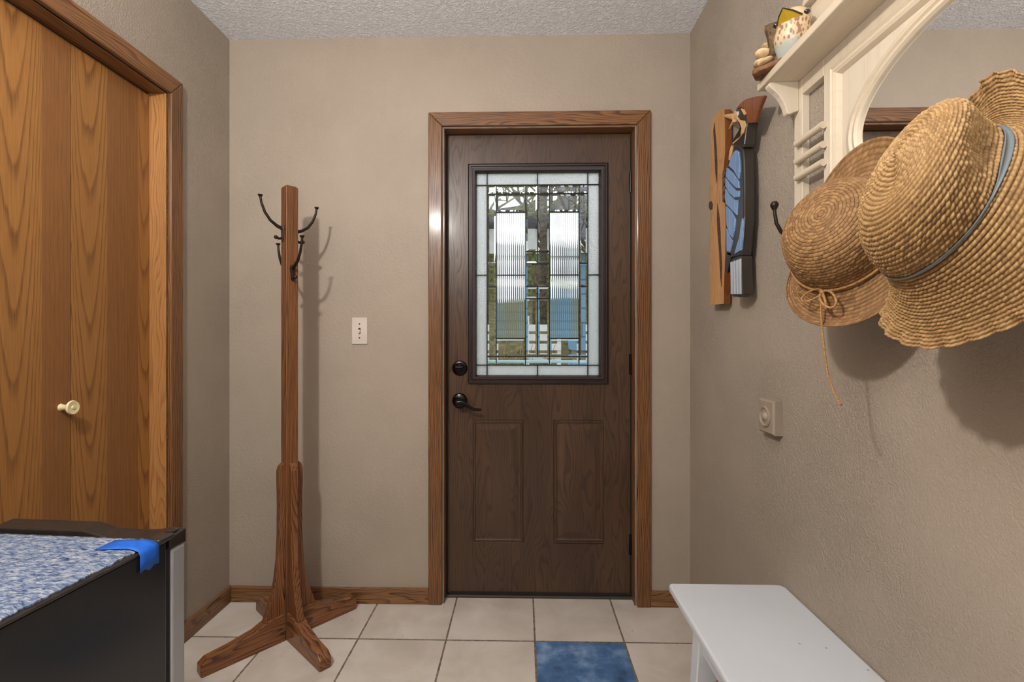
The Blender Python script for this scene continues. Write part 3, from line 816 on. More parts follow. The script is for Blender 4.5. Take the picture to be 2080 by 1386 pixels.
for j in range(rings + 1):
    z = .36 * j / rings
    sx = .090 + .006 * math.sin(math.pi * j / rings) - .004 * (j / rings) ** 2
    sy = .165 + .004 * math.sin(math.pi * j / rings) - .01 * (j / rings)
    for k in range(nb):
        g = 2 * math.pi * k / nb; c, s = math.cos(g), math.sin(g)
        c = math.copysign(abs(c) ** .32, c); s = math.copysign(abs(s) ** .32, s)
        w = 1 + .012 * math.sin(3 * g + j)
        vs.append((.518 + sx * c * w, .980 + sy * s * w, z + .004 * math.sin(5 * g)*(j / rings)))
fs = [(j * nb + k, j * nb + (k + 1) % nb, (j + 1) * nb + (k + 1) % nb, (j + 1) * nb + k) for j in range(rings) for k in range(nb)]
fs += [tuple(range(nb))[::-1], tuple(range(rings * nb, (rings + 1) * nb))]
obj('body', mb.add(vs, fs), M['bag'], bag, smooth=40)
for xx in (.515, .575):
    mb = MB().tube([(xx, .865, .345), (xx - .006, .875, .385), (xx - .007, .925, .40), (xx - .007, .965, .40), (xx - .006, 1.015, .385), (xx, 1.025, .345)], .006, 8)
    obj('handle', mb, M['crevice'], bag, smooth=True)

# ------------------------------------------------------------------ carved woodpecker plaque on the right wall
def wpt(x, y, X): p = on(x, y, X=X); return (p.y, p.z)
def c1(x, y): return (1430 + x / 5.77, 180 + y / 5.77)
def c2(x, y): return (1430 + x / 5.77, 400 + y / 5.77)
wp = thing('woodpecker_carving', 'carved black woodpecker with brown crest pecking a pine plank on wall', 'wall carving', (XR, 1.6, 1.2))
PX = .686
def poly_obj(name, px, Xf, Xb, mat, parent, bevel=0., label=None, side=None):
    P = [wpt(x, y, Xf) for x, y in px]
    mb = MB().prism(P, 'X', Xb, Xf)
    if side is not None:
        mb.mi = [1 if i > 1 else 0 for i in range(len(mb.f))]; mat = [mat, side]
    return obj(name, mb, mat, parent, bevel=bevel, label=label)
plank_px = [c1(80, 400), c1(105, 365), c1(130, 325), c1(160, 275), c1(205, 245), c1(240, 243), c1(246, 420), c1(250, 700), c1(232, 940), c1(212, 1000), c1(214, 1150), c1(215, 1330),
            c2(215, 60), c2(248, 70), c2(255, 300), c2(252, 640), c2(240, 880), c2(236, 1000), c2(232, 1255), c2(150, 1262), c2(72, 1266), c2(66, 900), c2(62, 600), c2(72, 300), c2(78, 165), c2(56, 150), c2(50, 100), c2(62, 50), c1(62, 1290), c1(70, 1000), c1(82, 700)]
pk = poly_obj('plank', plank_px, PX, PX + .022, M['plank'], wp, bevel=.002, side=M['plankside'])
obj('spacer', MB().box(PX + .022, XR, 1.67, 1.72, 1.35, 1.8), M['plankside'], pk)
for k, pp in enumerate([[c1(118, 400), c1(125, 440), c1(146, 700), c1(154, 900), c1(150, 1110), c1(132, 1000), c1(120, 700), c1(108, 500)],
                        [c2(156, 75), c2(172, 180), c2(186, 300), c2(194, 520), c2(208, 800), c2(204, 1060), c2(190, 950), c2(176, 650), c2(156, 400), c2(150, 260)],
                        [c2(60, 66), c2(80, 48), c2(100, 80), c2(98, 140), c2(75, 158), c2(55, 120)]]):
    poly_obj('bark_inclusion', pp, PX - .0012, PX + .002, M['crevice'], pk)
BX = .662
body_px = [(1485.6, 292.6), (1482, 300), (1479.4, 312), (1478.5, 324), (1476.8, 339), (1472.5, 353), (1471.6, 371), (1471.6, 405), (1472, 412), (1473.4, 431), (1475, 455), (1475.5, 480), (1474, 513), (1477, 520),
           (1486.6, 524), (1504, 520), (1506, 507), (1508.5, 470), (1510.6, 441), (1511, 400), (1510.5, 360), (1509.7, 320), (1507, 301), (1500, 292)]
poly_obj('body', body_px, BX, BX + .034, M['blackgloss'], wp, bevel=.005, side=M['blackbrown'])
neck_px = [(1490.7, 229), (1493, 239), (1497, 246), (1502, 258), (1499, 266), (1494, 274), (1487, 285), (1485, 294), (1495, 298), (1509, 300), (1511, 293), (1515, 262), (1517, 250), (1516, 233), (1511, 223), (1504, 219), (1496, 221)]
hd = poly_obj('head', neck_px, BX - .001, BX + .033, M['blackgloss'], wp, bevel=.003, side=M['blackbrown'])
crest_px = [(1494, 222), (1499, 214.5), (1504.5, 208), (1511, 203), (1518, 199.5), (1528, 197), (1539, 195), (1549.6, 194), (1549, 198), (1541, 218), (1535, 235), (1530.5, 249.5), (1517, 251), (1515.5, 232), (1511.5, 222.5), (1504.5, 218.5)]
poly_obj('crest', crest_px, BX - .003, BX + .010, M['crest'], hd, bevel=.003)
poly_obj('cheek_stripe', [c1(352, 262), c1(376, 268), c1(386, 330), c1(412, 370), c1(470, 378), c1(486, 430), c1(455, 520), c1(400, 592), c1(332, 652), c1(330, 640), c1(420, 560), c1(438, 470), c1(415, 400), c1(375, 352), c1(355, 330)], BX - .004, BX, M['tan'], hd, bevel=.001)
poly_obj('brow_stripe', [c1(430, 232), c1(462, 245), c1(484, 300), c1(470, 312), c1(440, 258)], BX - .004, BX, M['tan'], hd)
ey = on(*c1(396, 296), X=BX - .002)
obj('eye', MB().ball(ey, .006, 14, 8, (.5, 1, 1.3)), M['tailwhite'], hd, smooth=True)
b0 = on(*c1(362, 330), X=BX + .008); b1 = on(*c1(212, 342), X=PX - .004)
b1 = Vector((PX - .003, 1.653, b1.z))
bk = obj('beak', MB().tube([b0, b0.lerp(b1, .5), b1], [.011, .0075, .003], 10), M['tan'], hd, smooth=True)
c0 = on(*c1(356, 372), X=BX + .008)
obj('lower_beak', MB().tube([c0, c0 + Vector((.005, .05, -.004))], [.006, .002], 10), M['tan'], bk, smooth=True)
poly_obj('breast_stripe', [c1(318, 668), c1(330, 675), c1(318, 760), c1(296, 840), c1(288, 830), c1(296, 740)], BX - .003, BX + .004, M['tan'], wp)
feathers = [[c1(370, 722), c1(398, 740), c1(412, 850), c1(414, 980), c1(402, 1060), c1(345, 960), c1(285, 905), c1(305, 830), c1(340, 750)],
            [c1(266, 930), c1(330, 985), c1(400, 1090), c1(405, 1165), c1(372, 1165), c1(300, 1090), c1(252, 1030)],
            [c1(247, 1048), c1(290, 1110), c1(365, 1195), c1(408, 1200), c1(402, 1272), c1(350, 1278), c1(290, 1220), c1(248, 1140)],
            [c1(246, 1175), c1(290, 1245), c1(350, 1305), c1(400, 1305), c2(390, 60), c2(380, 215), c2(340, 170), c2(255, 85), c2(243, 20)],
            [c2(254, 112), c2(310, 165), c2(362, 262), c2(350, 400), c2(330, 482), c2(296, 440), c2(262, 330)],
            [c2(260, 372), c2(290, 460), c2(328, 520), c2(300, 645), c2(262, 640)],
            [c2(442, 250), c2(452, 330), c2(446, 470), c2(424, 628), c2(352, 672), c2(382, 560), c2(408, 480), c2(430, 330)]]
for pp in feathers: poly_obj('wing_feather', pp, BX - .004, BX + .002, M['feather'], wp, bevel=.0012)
tl = poly_obj('tail', [c2(305, 760), c2(340, 715), c2(430, 690), c2(437, 720), c2(440, 900), c2(452, 1145), c2(420, 1150), c2(400, 1178), c2(365, 1165), c2(345, 1178), c2(312, 1135)], BX + .002, BX + .036, M['blackgloss'], wp, bevel=.002, side=M['blackbrown'])
for k in range(4):
    a = 308 + k * 33
    poly_obj('tail_stripe', [c2(a, 770 - k * 12), c2(a + 17, 760 - k * 12), c2(a + 22, 1140), c2(a + 6, 1142)], BX - .001, BX + .004, M['tailwhite'], tl)
poly_obj('wing_tip', [c2(256, 650), c2(320, 655), c2(318, 690), c2(285, 800), c2(268, 890), c2(242, 888), c2(243, 780)], BX + .000, BX + .02, M['blackgloss'], wp, bevel=.002)
mb = MB(); ca = on(*c1(236, 1000), X=.672); cb = on(*c1(236, 1290), X=.672)
for z in np.linspace(ca.z, cb.z, 4):
    mb.tube([(.672, 1.575, z), (.672, 1.62, z + .004), (.682, 1.655, z)], [.010, .008, .004], 8)
obj('claw', mb, M['blackgloss'], wp, smooth=True)
obj('hanger', MB().box(BX + .03, XR, 1.525, 1.555, 1.4, 1.55), M['blackbrown'], wp)

# ------------------------------------------------------------------ cream shelf with mirror on the right wall
FXs = .698
SZ0, SZ1 = 1.797, 1.817
shelf = thing('mirror_shelf', 'cream painted wall shelf with oval mirror and hooks', 'wall shelf', (XR, .83, 1.36))
YC = .765; YL, YR = 1.258, .272
mb = MB()
for sgn in (1, -1):
    e0, e1, e2 = YC + sgn * (YL - YC), YC + sgn * (1.222 - YC), YC + sgn * (1.136 - YC)
    for (a, b, c, d) in ((e0, e1, 1.30, SZ0), (e1, e2, 1.30, 1.44), (e1, e2, 1.757, SZ0)):
        mb.box(FXs, XR - .0005, min(a, b), max(a, b), c, d)
ia, ib = YC - (1.136 - YC), 1.136
mb.box(FXs, XR - .0005, ia, ib, 1.30, SZ0)
obj('back_panel', mb, M['cream_z'], shelf, bevel=.002)
mb = MB().box(.6175, XR - .0005, YR - .03, 1.288, SZ0, SZ1)
obj('shelf_board', mb, M['cream'], shelf, bevel=.003)
mb = MB().box(FXs + .002, XR - .0005, YR + .08, 1.19, SZ1, 1.955)
gl = obj('gallery_panel', mb, M['cream'], shelf, bevel=.003)
obj('gallery_cap', MB().box(.682, XR - .0005, YR + .08, 1.195, 1.955, 1.97), M['cream'], gl, bevel=.003)
# brackets
prof = [(FXs, SZ0), (.628, SZ0), (.623, SZ0 - .004), (.623, SZ0 - .010), (.630, SZ0 - .017), (.641, SZ0 - .026), (.651, SZ0 - .037), (.659, SZ0 - .050), (.665, SZ0 - .064), (.669, SZ0 - .080), (.674, SZ0 - .083), (.681, SZ0 - .080), (FXs, SZ0 - .074)]
for yy in (1.256, YR + .022):
    mb = MB().prism(prof, 'Y', yy - .020, yy)
    obj('bracket', mb, M['cream_z'], shelf, bevel=.002)
# dowels across the side opening
for sgn in (1,):
    for z in (1.637, 1.592, 1.551):
        y0_, y1_ = 1.232, 1.124
        mb = MB(); seg = 12
        ring = [(FXs - .008 + .0085 * math.cos(g) * 1.0, z + .0085 * math.sin(g)) for g in [2 * math.pi * k / seg for k in range(seg)]]
        mb.add([(x, y0_, zz) for x, zz in ring] + [(x, y1_, zz) for x, zz in ring], [tuple(range(seg)), tuple(range(seg, 2 * seg))[::-1]] + [(k, seg + k, seg + (k + 1) % seg, (k + 1) % seg) for k in range(seg)])
        obj('dowel', mb, M['cream'], shelf, smooth=40)
# moulding round the mirror panel
mp = [(0, 0), (0, .008), (.006, .012), (.010, .009), (.014, .009), (.018, .013), (.024, .010), (.028, .004), (.030, 0)]
mb = MB().sweep_rect(mp, YC - (1.100 - YC), 1.100, 1.40, 1.754, lambda y, z, h: (FXs - h, y, z))
obj('panel_moulding', mb, M['cream'], shelf, smooth=20)
# oval mirror and its rim
ea, eb = .25, .128; ezc = 1.566; seg = 96
mb = MB(); rim = [(0.034, 0.), (.034, .006), (.026, .011), (.018, .012), (.014, .008), (.010, .010), (.004, .011), (0., .006), (0., 0.)]
vs = []
for k in range(seg):
    g = 2 * math.pi * k / seg
    for r, h in rim: vs.append((FXs - h, YC + (ea + r) * math.cos(g), ezc + (eb + r * .85) * math.sin(g)))
nR = len(rim)
fs = [(k * nR + i, ((k + 1) % seg) * nR + i, ((k + 1) % seg) * nR + i + 1, k * nR + i + 1) for k in range(seg) for i in range(nR - 1)]
obj('mirror_rim', mb.add(vs, fs), M['cream'], shelf, smooth=30)
mb = MB(); P = [(YC + (ea + .003) * math.cos(2 * math.pi * k / seg), ezc + (eb + .003) * math.sin(2 * math.pi * k / seg)) for k in range(seg)]
mb.prism(P, 'X', FXs - .0015, FXs + .001)
obj('mirror', mb, M['mirror'], shelf, label='oval mirror glass')
# faded painted flourish in the corner of the panel
mb = MB()
for (dy, dz, a, L_) in ((0, 0, 40, .03), (.012, .02, 80, .028), (-.02, -.01, 15, .03), (.0, -.03, 120, .024), (-.03, -.028, 60, .026)):
    c, s = math.cos(R(a)), math.sin(R(a)); y0_, z0_ = 1.040 + dy * .7, 1.500 + dz
    pts = [(0, 0), (.3, .16), (.7, .14), (1, 0), (.7, -.14), (.3, -.16)]
    mb.prism([(y0_ + L_ * (p * c - q * s) * .6, z0_ + L_ * (p * s + q * c)) for p, q in pts], 'X', FXs - .0008, FXs)
obj('painted_flourish', mb, M['flower_paint'], shelf)
# coat hook at the left end
hy_, hz_ = 1.240, 1.405
mb = MB().prism([(hy_ - .008, hz_ - .03), (hy_ + .008, hz_ - .03), (hy_ + .011, hz_ + .02), (hy_ - .011, hz_ + .02)], 'X', FXs - .004, FXs)
hk = obj('coat_hook', mb, M['iron'], shelf, bevel=.002)
pts = [(FXs - .003, hy_, hz_), (FXs - .022, hy_, hz_ - .002), (FXs - .042, hy_, hz_ + .012), (FXs - .054, hy_, hz_ + .034), (FXs - .058, hy_, hz_ + .058), (FXs - .059, hy_, hz_ + .07)]
mb = MB().tube(pts, [.006, .0052, .0048, .0045, .0042, .0042], 12)
mb.lathe([(0, -.003), (.005, -.002), (.0075, .004), (.0098, .008), (.0098, .013), (.006, .019), (0, .020)], pts[-1], (0, 0, 1), 18)
obj('prong', mb, M['iron'], hk, smooth=45)

for hy2, hx2 in ((.945, .635), (.665, .585)):
    mb = MB().prism([(hy2 - .008, 1.318), (hy2 + .008, 1.318), (hy2 + .010, 1.356), (hy2 - .010, 1.356)], 'X', FXs - .004, FXs)
    h2 = obj('coat_hook', mb, M['iron'], shelf, bevel=.002)
    mb = MB().tube([(FXs - .003, hy2, 1.342), (FXs - .02, hy2, 1.338), (hx2 + .01, hy2, 1.345), (hx2, hy2, 1.358), (hx2 - .002, hy2, 1.372)], [.006, .0052, .0048, .0045, .0042], 12)
    mb.ball((hx2 - .002, hy2, 1.376), .008, 14, 8)
    obj('prong', mb, M['iron'], h2, smooth=45)

# ------------------------------------------------------------------ carved bird figurine on the shelf
bx, by, bz = .655, 1.205, SZ1
bird = thing('bird_figurine', 'painted wooden bird with yellow beak and speckled breast on the shelf', 'figurine', (bx, by, bz))
lean = Vector((-.04, -.36, 1)).normalized()
prof = [(0, 0), (.026, 0), (.030, .012), (.034, .03), (.042, .055), (.0475, .08), (.048, .095), (.045, .108), (.043, .118), (.043, .130), (.040, .142), (.031, .153), (.016, .160), (0, .162)]
prof = [(r * .84, z * .70) for r, z in prof]
mb = MB().lathe(prof, (bx, by, bz), lean, 36, 1., 1.)
bb = obj('body', mb, M['breast'], bird, smooth=60)
hc_ = Vector((bx, by, bz)) + lean * .088
fwd = Vector((-.72, -.66, .10)).normalized(); side = fwd.cross(Vector((0, 0, 1))).normalized(); upv = side.cross(fwd)
mb = MB().ball(hc_ + upv * .004, .0375, 28, 18, (1, 1, .92))
obj('head', mb, M['breast'], bird, smooth=True)
b0_ = hc_ + fwd * .028 - upv * .004
Lp, Rp, Tp, Bp, tip = b0_ + side * .027, b0_ - side * .027, b0_ + upv * .018, b0_ - upv * .006, hc_ + fwd * .070 + upv * .001
Lm, Rm, Tm, Bm = [p.lerp(tip, .55) + (p - b0_) * .10 for p in (Lp, Rp, Tp, Bp)]
mb = MB().add([Lp, Bp, Rp, Tp, Lm, Bm, Rm, Tm, tip], [(3, 2, 1, 0), (0, 1, 5, 4), (1, 2, 6, 5), (2, 3, 7, 6), (3, 0, 4, 7), (4, 5, 8), (5, 6, 8), (6, 7, 8), (7, 4, 8)])
bk_ = obj('beak', mb, M['beak_y'], bird, label='yellow beak')
m2 = MB()
for P_ in ((Lp, Lm, tip), (Rp, Rm, tip)): m2.tube([p + upv * .0015 for p in P_], [.0022, .002, .0016], 8)
obj('beak_edge', m2, M['blackgloss'], bk_, smooth=True)
for sg in (1, -1):
    c = hc_ + side * sg * .033 + fwd * .018 + upv * .006
    mb = MB().ball(c, .0075, 16, 10, (1, 1, .7))
    obj('eye', mb, M['blackgloss'], bird, smooth=True)
mb = MB(); base_pts = [(.583, 1.242), (.605, 1.272), (.640, 1.275), (.690, 1.24), (.692, 1.16), (.660, 1.15), (.625, 1.19), (.592, 1.222)]
mb.prism(base_pts, 'Z', SZ1, SZ1 + .014)
obj('wood_base', mb, M['driftwood'], bird, bevel=.004)
random.seed(4)
mb = MB(); seg = 14; lv_ = [(0.01, .030), (.03, .026), (.05, .024), (.07, .027), (.09, .030), (.10, .026), (.104, .004)]
vs = []
for j, (z, r) in enumerate(lv_):
    for k in range(seg):
        g = 2 * math.pi * k / seg; rr = r * (1 + .22 * math.sin(3 * g + j) + .12 * random.uniform(-1, 1))
        vs.append((.640 + rr * math.cos(g) - .01 * z / .1, 1.232 + rr * .8 * math.sin(g) - .03 * z / .1, SZ1 + z))
fs = [(j * seg + k, j * seg + (k + 1) % seg, (j + 1) * seg + (k + 1) % seg, (j + 1) * seg + k) for j in range(len(lv_) - 1) for k in range(seg)]
fs += [tuple(range(seg))[::-1], tuple(range((len(lv_) - 1) * seg, len(lv_) * seg))]
obj('bark_stump', mb.add(vs, fs), M['bark'], bird, smooth=50)
for (x, y, z, r, tz) in ((.612, 1.238, SZ1 + .050, .022, 20), (.606, 1.236, SZ1 + .026, .021, 5), (.604, 1.216, SZ1 + .020, .018, -15), (.622, 1.246, SZ1 + .074, .012, 40)):
    mb = MB().ball((x, y, z), r, 18, 8, (1, 1.1, .36), Matrix.Rotation(R(tz), 3, 'Y'))
    obj('shelf_fungus', mb, M['fungus'], bird, smooth=60)

# ------------------------------------------------------------------ straw hats
def hermite(P, n):
    """resample a polyline profile smoothly (Catmull-Rom) at n evenly spaced arc positions"""
    P = np.array(P, float); Q = np.vstack([2 * P[0] - P[1], P, 2 * P[-1] - P[-2]]); out = []
    for i in range(1, len(Q) - 2):
        t = np.linspace(0, 1, 40, endpoint=False)[:, None]
        p0, p1, p2, p3 = Q[i - 1], Q[i], Q[i + 1], Q[i + 2]
        out.append(.5 * ((2 * p1) + (-p0 + p2) * t + (2 * p0 - 5 * p1 + 4 * p2 - p3) * t ** 2 + (-p0 + 3 * p1 - 3 * p2 + p3) * t ** 3))
    out = np.vstack(out + [P[-1:]])
    s = np.r_[0, np.cumsum(np.hypot(*np.diff(out[:, :2], axis=0).T))]
    g = np.linspace(0, s[-1], n)
    return np.stack([np.interp(g, s, out[:, k]) for k in range(out.shape[1])], 1), g

class Hat:
    def __init__(s, C, n, prof, deform, spacing=.0056, stitch=.0068, U=960, sub=6, amp=.0036, seed=1, scallop=0.):
        s.C = np.array(C); s.n = np.array(n) / np.linalg.norm(n)
        down = np.array([0, 0, -1.]); down = down - s.n * down.dot(s.n); s.down = down / np.linalg.norm(down)
        s.side = np.cross(s.down, s.n)         # horizontal, pointing toward the camera side (-Y)
        if s.side[1] > 0: s.side = -s.side
        tot = hermite(prof, 400)[1][-1]
        s.rows = int(round(tot / spacing)); V = s.rows * sub + 1
        s.rz, s.arc = hermite(prof, V); s.U, s.V, s.sub = U, V, sub
        u = np.linspace(0, 2 * np.pi, U, endpoint=False); s.u = u
        UU, SS = np.meshgrid(u, s.arc); RR = np.repeat(s.rz[:, :1], U, 1); ZZ = np.repeat(s.rz[:, 1:2], U, 1)
        RR, ZZ, OD, OS = deform(UU, SS, RR, ZZ)
        P = s.C + (RR * np.cos(UU) + OD)[..., None] * s.down + (RR * np.sin(UU) + OS)[..., None] * s.side + ZZ[..., None] * s.n
        du = np.roll(P, -1, 1) - np.roll(P, 1, 1); dv = np.gradient(P, axis=0)
        N = np.cross(du, dv); N /= np.linalg.norm(N, axis=2, keepdims=True) + 1e-12
        if np.sum(N[V // 4] @ s.n) < 0: N = -N
        # raffia stitches
        rg_ = np.random.RandomState(seed)
        vv = SS / spacing; row = np.floor(vv).astype(int).clip(0, s.rows - 1); fv = vv - row
        rrow = np.array([s.rz[min(V - 1, int((k + .5) * sub)), 0] for k in range(s.rows)])
        ns = np.maximum(5, np.round(2 * np.pi * rrow / stitch))[row]
        ph = rg_.rand(s.rows)[row]
        su = UU / (2 * np.pi) * ns + ph + .45 * fv + .12 * np.sin(UU * 7 + row)
        si = np.floor(su).astype(int); fs_ = su - si
        rowh = np.sqrt(np.clip(1 - (2 * fv - 1) ** 2, 0, 1))
        sth = .45 + .55 * np.sqrt(np.clip(1 - (2 * fs_ - 1) ** 2, 0, 1))
        tint = rg_.rand(4096)[(row * 131 + si * 7) % 4096]
        hgt = amp * (rowh * sth * (.8 + .4 * tint) - .5)
        s.P0, s.N = P, N
        P = P + N * hgt[..., None]
        if scallop:
            k = SS / s.arc[-1]
            w = np.clip((k - .93) / .07, 0, 1)
            P = P + N * (w * .003 * np.sin(UU * 34))[..., None]
        s.P, s.tint = P, (tint * .5 + .5) * (.35 + .65 * rowh * sth)  # per-stitch tone, times crevice shade painted between rows and stitches
    def part(s, name, v0, v1, mat, parent, thick=.0025, off=0., label=None):
        G = s.P[v0:v1 + 1].reshape(-1, 3); nv, U = v1 - v0 + 1, s.U
        if off: G = (s.P0[v0:v1 + 1] + s.N[v0:v1 + 1] * off).reshape(-1, 3)
        i, j = np.meshgrid(np.arange(U), np.arange(nv - 1)); a = j * U + i; b = j * U + (i + 1) % U
        Fq = np.stack([a, b, b + U, a + U], -1).reshape(-1, 4)
        e1 = G[Fq[0, 1]] - G[Fq[0, 0]]; e2 = G[Fq[0, 3]] - G[Fq[0, 0]]
        if np.dot(np.cross(e1, e2), s.N[v0, 0]) < 0: Fq = Fq[:, ::-1]
        me = bpy.data.meshes.new(name)
        me.vertices.add(len(G)); me.vertices.foreach_set('co', G.astype(np.float32).ravel())
        me.loops.add(Fq.size); me.loops.foreach_set('vertex_index', Fq.astype(np.int32).ravel())
        me.polygons.add(len(Fq)); me.polygons.foreach_set('loop_start', np.arange(0, Fq.size, 4, dtype=np.int32))
        me.update(calc_edges=True)
        at = me.attributes.new('tint', 'FLOAT_VECTOR', 'POINT')
        T = np.zeros((len(G), 3), np.float32); T[:, 0] = s.tint[v0:v1 + 1].ravel(); T[:, 1] = np.repeat(np.linspace(0, 1, nv), U)
        at.data.foreach_set('vector', T.ravel())
        me.polygons.foreach_set('use_smooth', [True] * len(Fq)); me.materials.append(mat); me.validate(); me.update()
        o = bpy.data.objects.new(name, me); COL.objects.link(o); attach(o, parent)
        if thick:
            so = o.modifiers.new('thick', 'SOLIDIFY'); so.thickness = thick; so.offset = -1
        if label: o['label'] = label
        return o
    def v_at(s, arc): return int(np.argmin(abs(s.arc - arc)))
    def ring(s, v, off): return [Vector(p) for p in (s.P0[v] + s.N[v] * off)]
    def pt(s, v, u, off):
        k = int(round((u % (2 * np.pi)) / (2 * np.pi) * s.U)) % s.U
        return Vector(s.P0[v, k] + s.N[v, k] * off)

def ang(u, u0): return np.abs((u - u0 + np.pi) % (2 * np.pi) - np.pi)

# large hat: domed crown, wavy wide brim with scalloped edge
def def2(u, s, r, z):
    crown = z > 0
    f = np.clip(z / .09, 0, 1) ** 1.2
    dent = np.exp(-(ang(u, np.pi * .66) / .60) ** 2) * np.exp(-((z - .026) / .028) ** 2) * crown
    r = r - .026 * dent - .009 * np.exp(-(ang(u, np.pi * .5) / .7) ** 2) * np.clip(r / .09, 0, 1)
    d2 = np.exp(-(ang(u, np.pi * .05) / .6) ** 2) * np.exp(-((r - .040) / .024) ** 2) * crown
    z = z - .010 * d2
    b = np.clip((r - .100) / .085, 0, 1) * (~crown)
    up = np.exp(-(ang(u, np.pi * 1.05) / 1.0) ** 2)
    z = z + b * up * (.112 + .025 * np.cos(3.2 * (u - np.pi * .86)))
    r = r - b * up * .004 - b * .022 * np.exp(-(ang(u, np.pi * .86) / .4) ** 2) - b * .034 * np.exp(-(ang(u, .16 * np.pi) / .6) ** 2)
    z = z + b * .022 * np.exp(-(ang(u, -.22 * np.pi) / .4) ** 2)
    z = z + b * (1 - up) * (.008 * np.cos(3 * u + .9) + .006 * np.cos(2 * u + 2.2))
    r = r + b ** 3 * .004 * np.abs(np.sin(u * 17))
    return r, z, -.026 * f, .030 * f
prof2 = [(0.0, .090), (.022, .089), (.045, .086), (.068, .078), (.086, .064), (.097, .044), (.101, .022), (.1005, .008), (.099, 0.), (.106, -.012), (.120, -.031), (.139, -.051), (.157, -.067), (.177, -.079)]
C2 = on(1915, 420, Y=.63)
hat2 = Hat((C2.x, C2.y, C2.z), (-.90, .12, .42), prof2, def2, seed=3, scallop=1.)
th2 = thing('straw_hat', 'large golden straw sun hat with grey ribbon and scalloped brim', 'hat', C2, 'straw hats hanging on the shelf')
vb = hat2.v_at(hermite(prof2, 400)[1][-1] * 0 + float(np.interp(0, -hat2.rz[::1, 1], hat2.arc)))
hat2.part('crown', 0, vb, M['straw_b'], th2)
hat2.part('brim', vb, hat2.V - 1, M['straw_b'], th2)
hat2.part('hat_band', vb - 6, vb, M['ribbon'], th2, thick=.0012, off=.0035, label='grey striped ribbon')

# small hat: flat-topped crown, upturned brim, jute cord with bow
def def1(u, s, r, z):
    b = np.clip((r - .100) / .065, 0, 1) * (z < 0.002)
    up = np.exp(-(ang(u, np.pi * .98) / .62) ** 2)
    r = r + b * (up * .052 - .050 * np.exp(-(ang(u, 1.5 * np.pi) / .8) ** 2) + .010 * np.exp(-(ang(u, .08 * np.pi) / .5) ** 2))
    z = z + b * (.006 * np.cos(u - .2)) + b * up * .034 - b * .012 * np.exp(-(ang(u, 1.4 * np.pi) / .6) ** 2)
    cs = np.exp(-(ang(u, .66 * np.pi) / .85) ** 2)
    r = r - b * cs * .024; z = z + b * cs * .044
    f = np.clip(z / .09, 0, 1)
    return r, z, -.010 * f, .010 * f
prof1 = [(0.0, .088), (.03, .087), (.055, .084), (.076, .075), (.089, .058), (.096, .034), (.099, .010), (.100, 0.), (.106, -.008), (.120, -.018), (.138, -.026), (.152, -.028), (.163, -.022)]
C1 = on(1712, 490, Y=.94)
hat1 = Hat((C1.x, C1.y, C1.z), (-.84, -.40, .36), prof1, def1, seed=9, spacing=.0062, stitch=.0095, amp=.002)
th1 = thing('straw_hat', 'small brown straw bucket hat with jute cord bow, left of the larger hat', 'hat', C1, 'straw hats hanging on the shelf')
vb = hat1.v_at(float(np.interp(0, -hat1.rz[:, 1], hat1.arc)))
hat1.part('crown', 0, vb, M['straw_a'], th1)
hat1.part('brim', vb, hat1.V - 1, M['straw_a'], th1)
ringp = hat1.ring(vb, .004)
mb = MB().tube(ringp[::6] + [ringp[0]], .0026, 8)
cord = obj('hat_cord', mb, M['cord'], th1, smooth=True)
u0 = -.12
K = hat1.pt(vb, u0, .008)
nn = Vector(hat1.n); sd = Vector(hat1.side); dn = Vector(hat1.down)
def loop(a, b, w):
    pts = []
    for k in range(15):
        g = math.pi * 2 * k / 14
        pts.append(K + a * (1 - math.cos(g)) * .5 + b * math.sin(g) * w + nn * .006 * math.sin(g / 2))
    return pts
mb = MB().tube(loop(-sd * .034 + dn * .014, dn, .011), .0017, 8)
mb.tube(loop(sd * .034 + dn * .035, (sd * .6 - dn * .6), .014), .0022, 8)
mb.tube([K, K + dn * .018 + sd * .010, K + dn * .038 + sd * .018 + nn * .003], .0022, 8)
mb.ball(K, .005, 12, 8)
obj('bow', mb, M['cord'], cord, smooth=True)
pts = [K, K + Vector((-.004, -.002, -.03)), K + Vector((-.003, -.004, -.07)), K + Vector((0, -.008, -.12)), K + Vector((.003, -.013, -.160)), K + Vector((.010, -.022, -.195)), K + Vector((.015, -.029, -.210))]
mb = MB().tube(pts, .0018, 8); mb.ball(pts[-1], .0035, 10, 6)
obj('string_end', mb, M['cord'], cord, smooth=True)

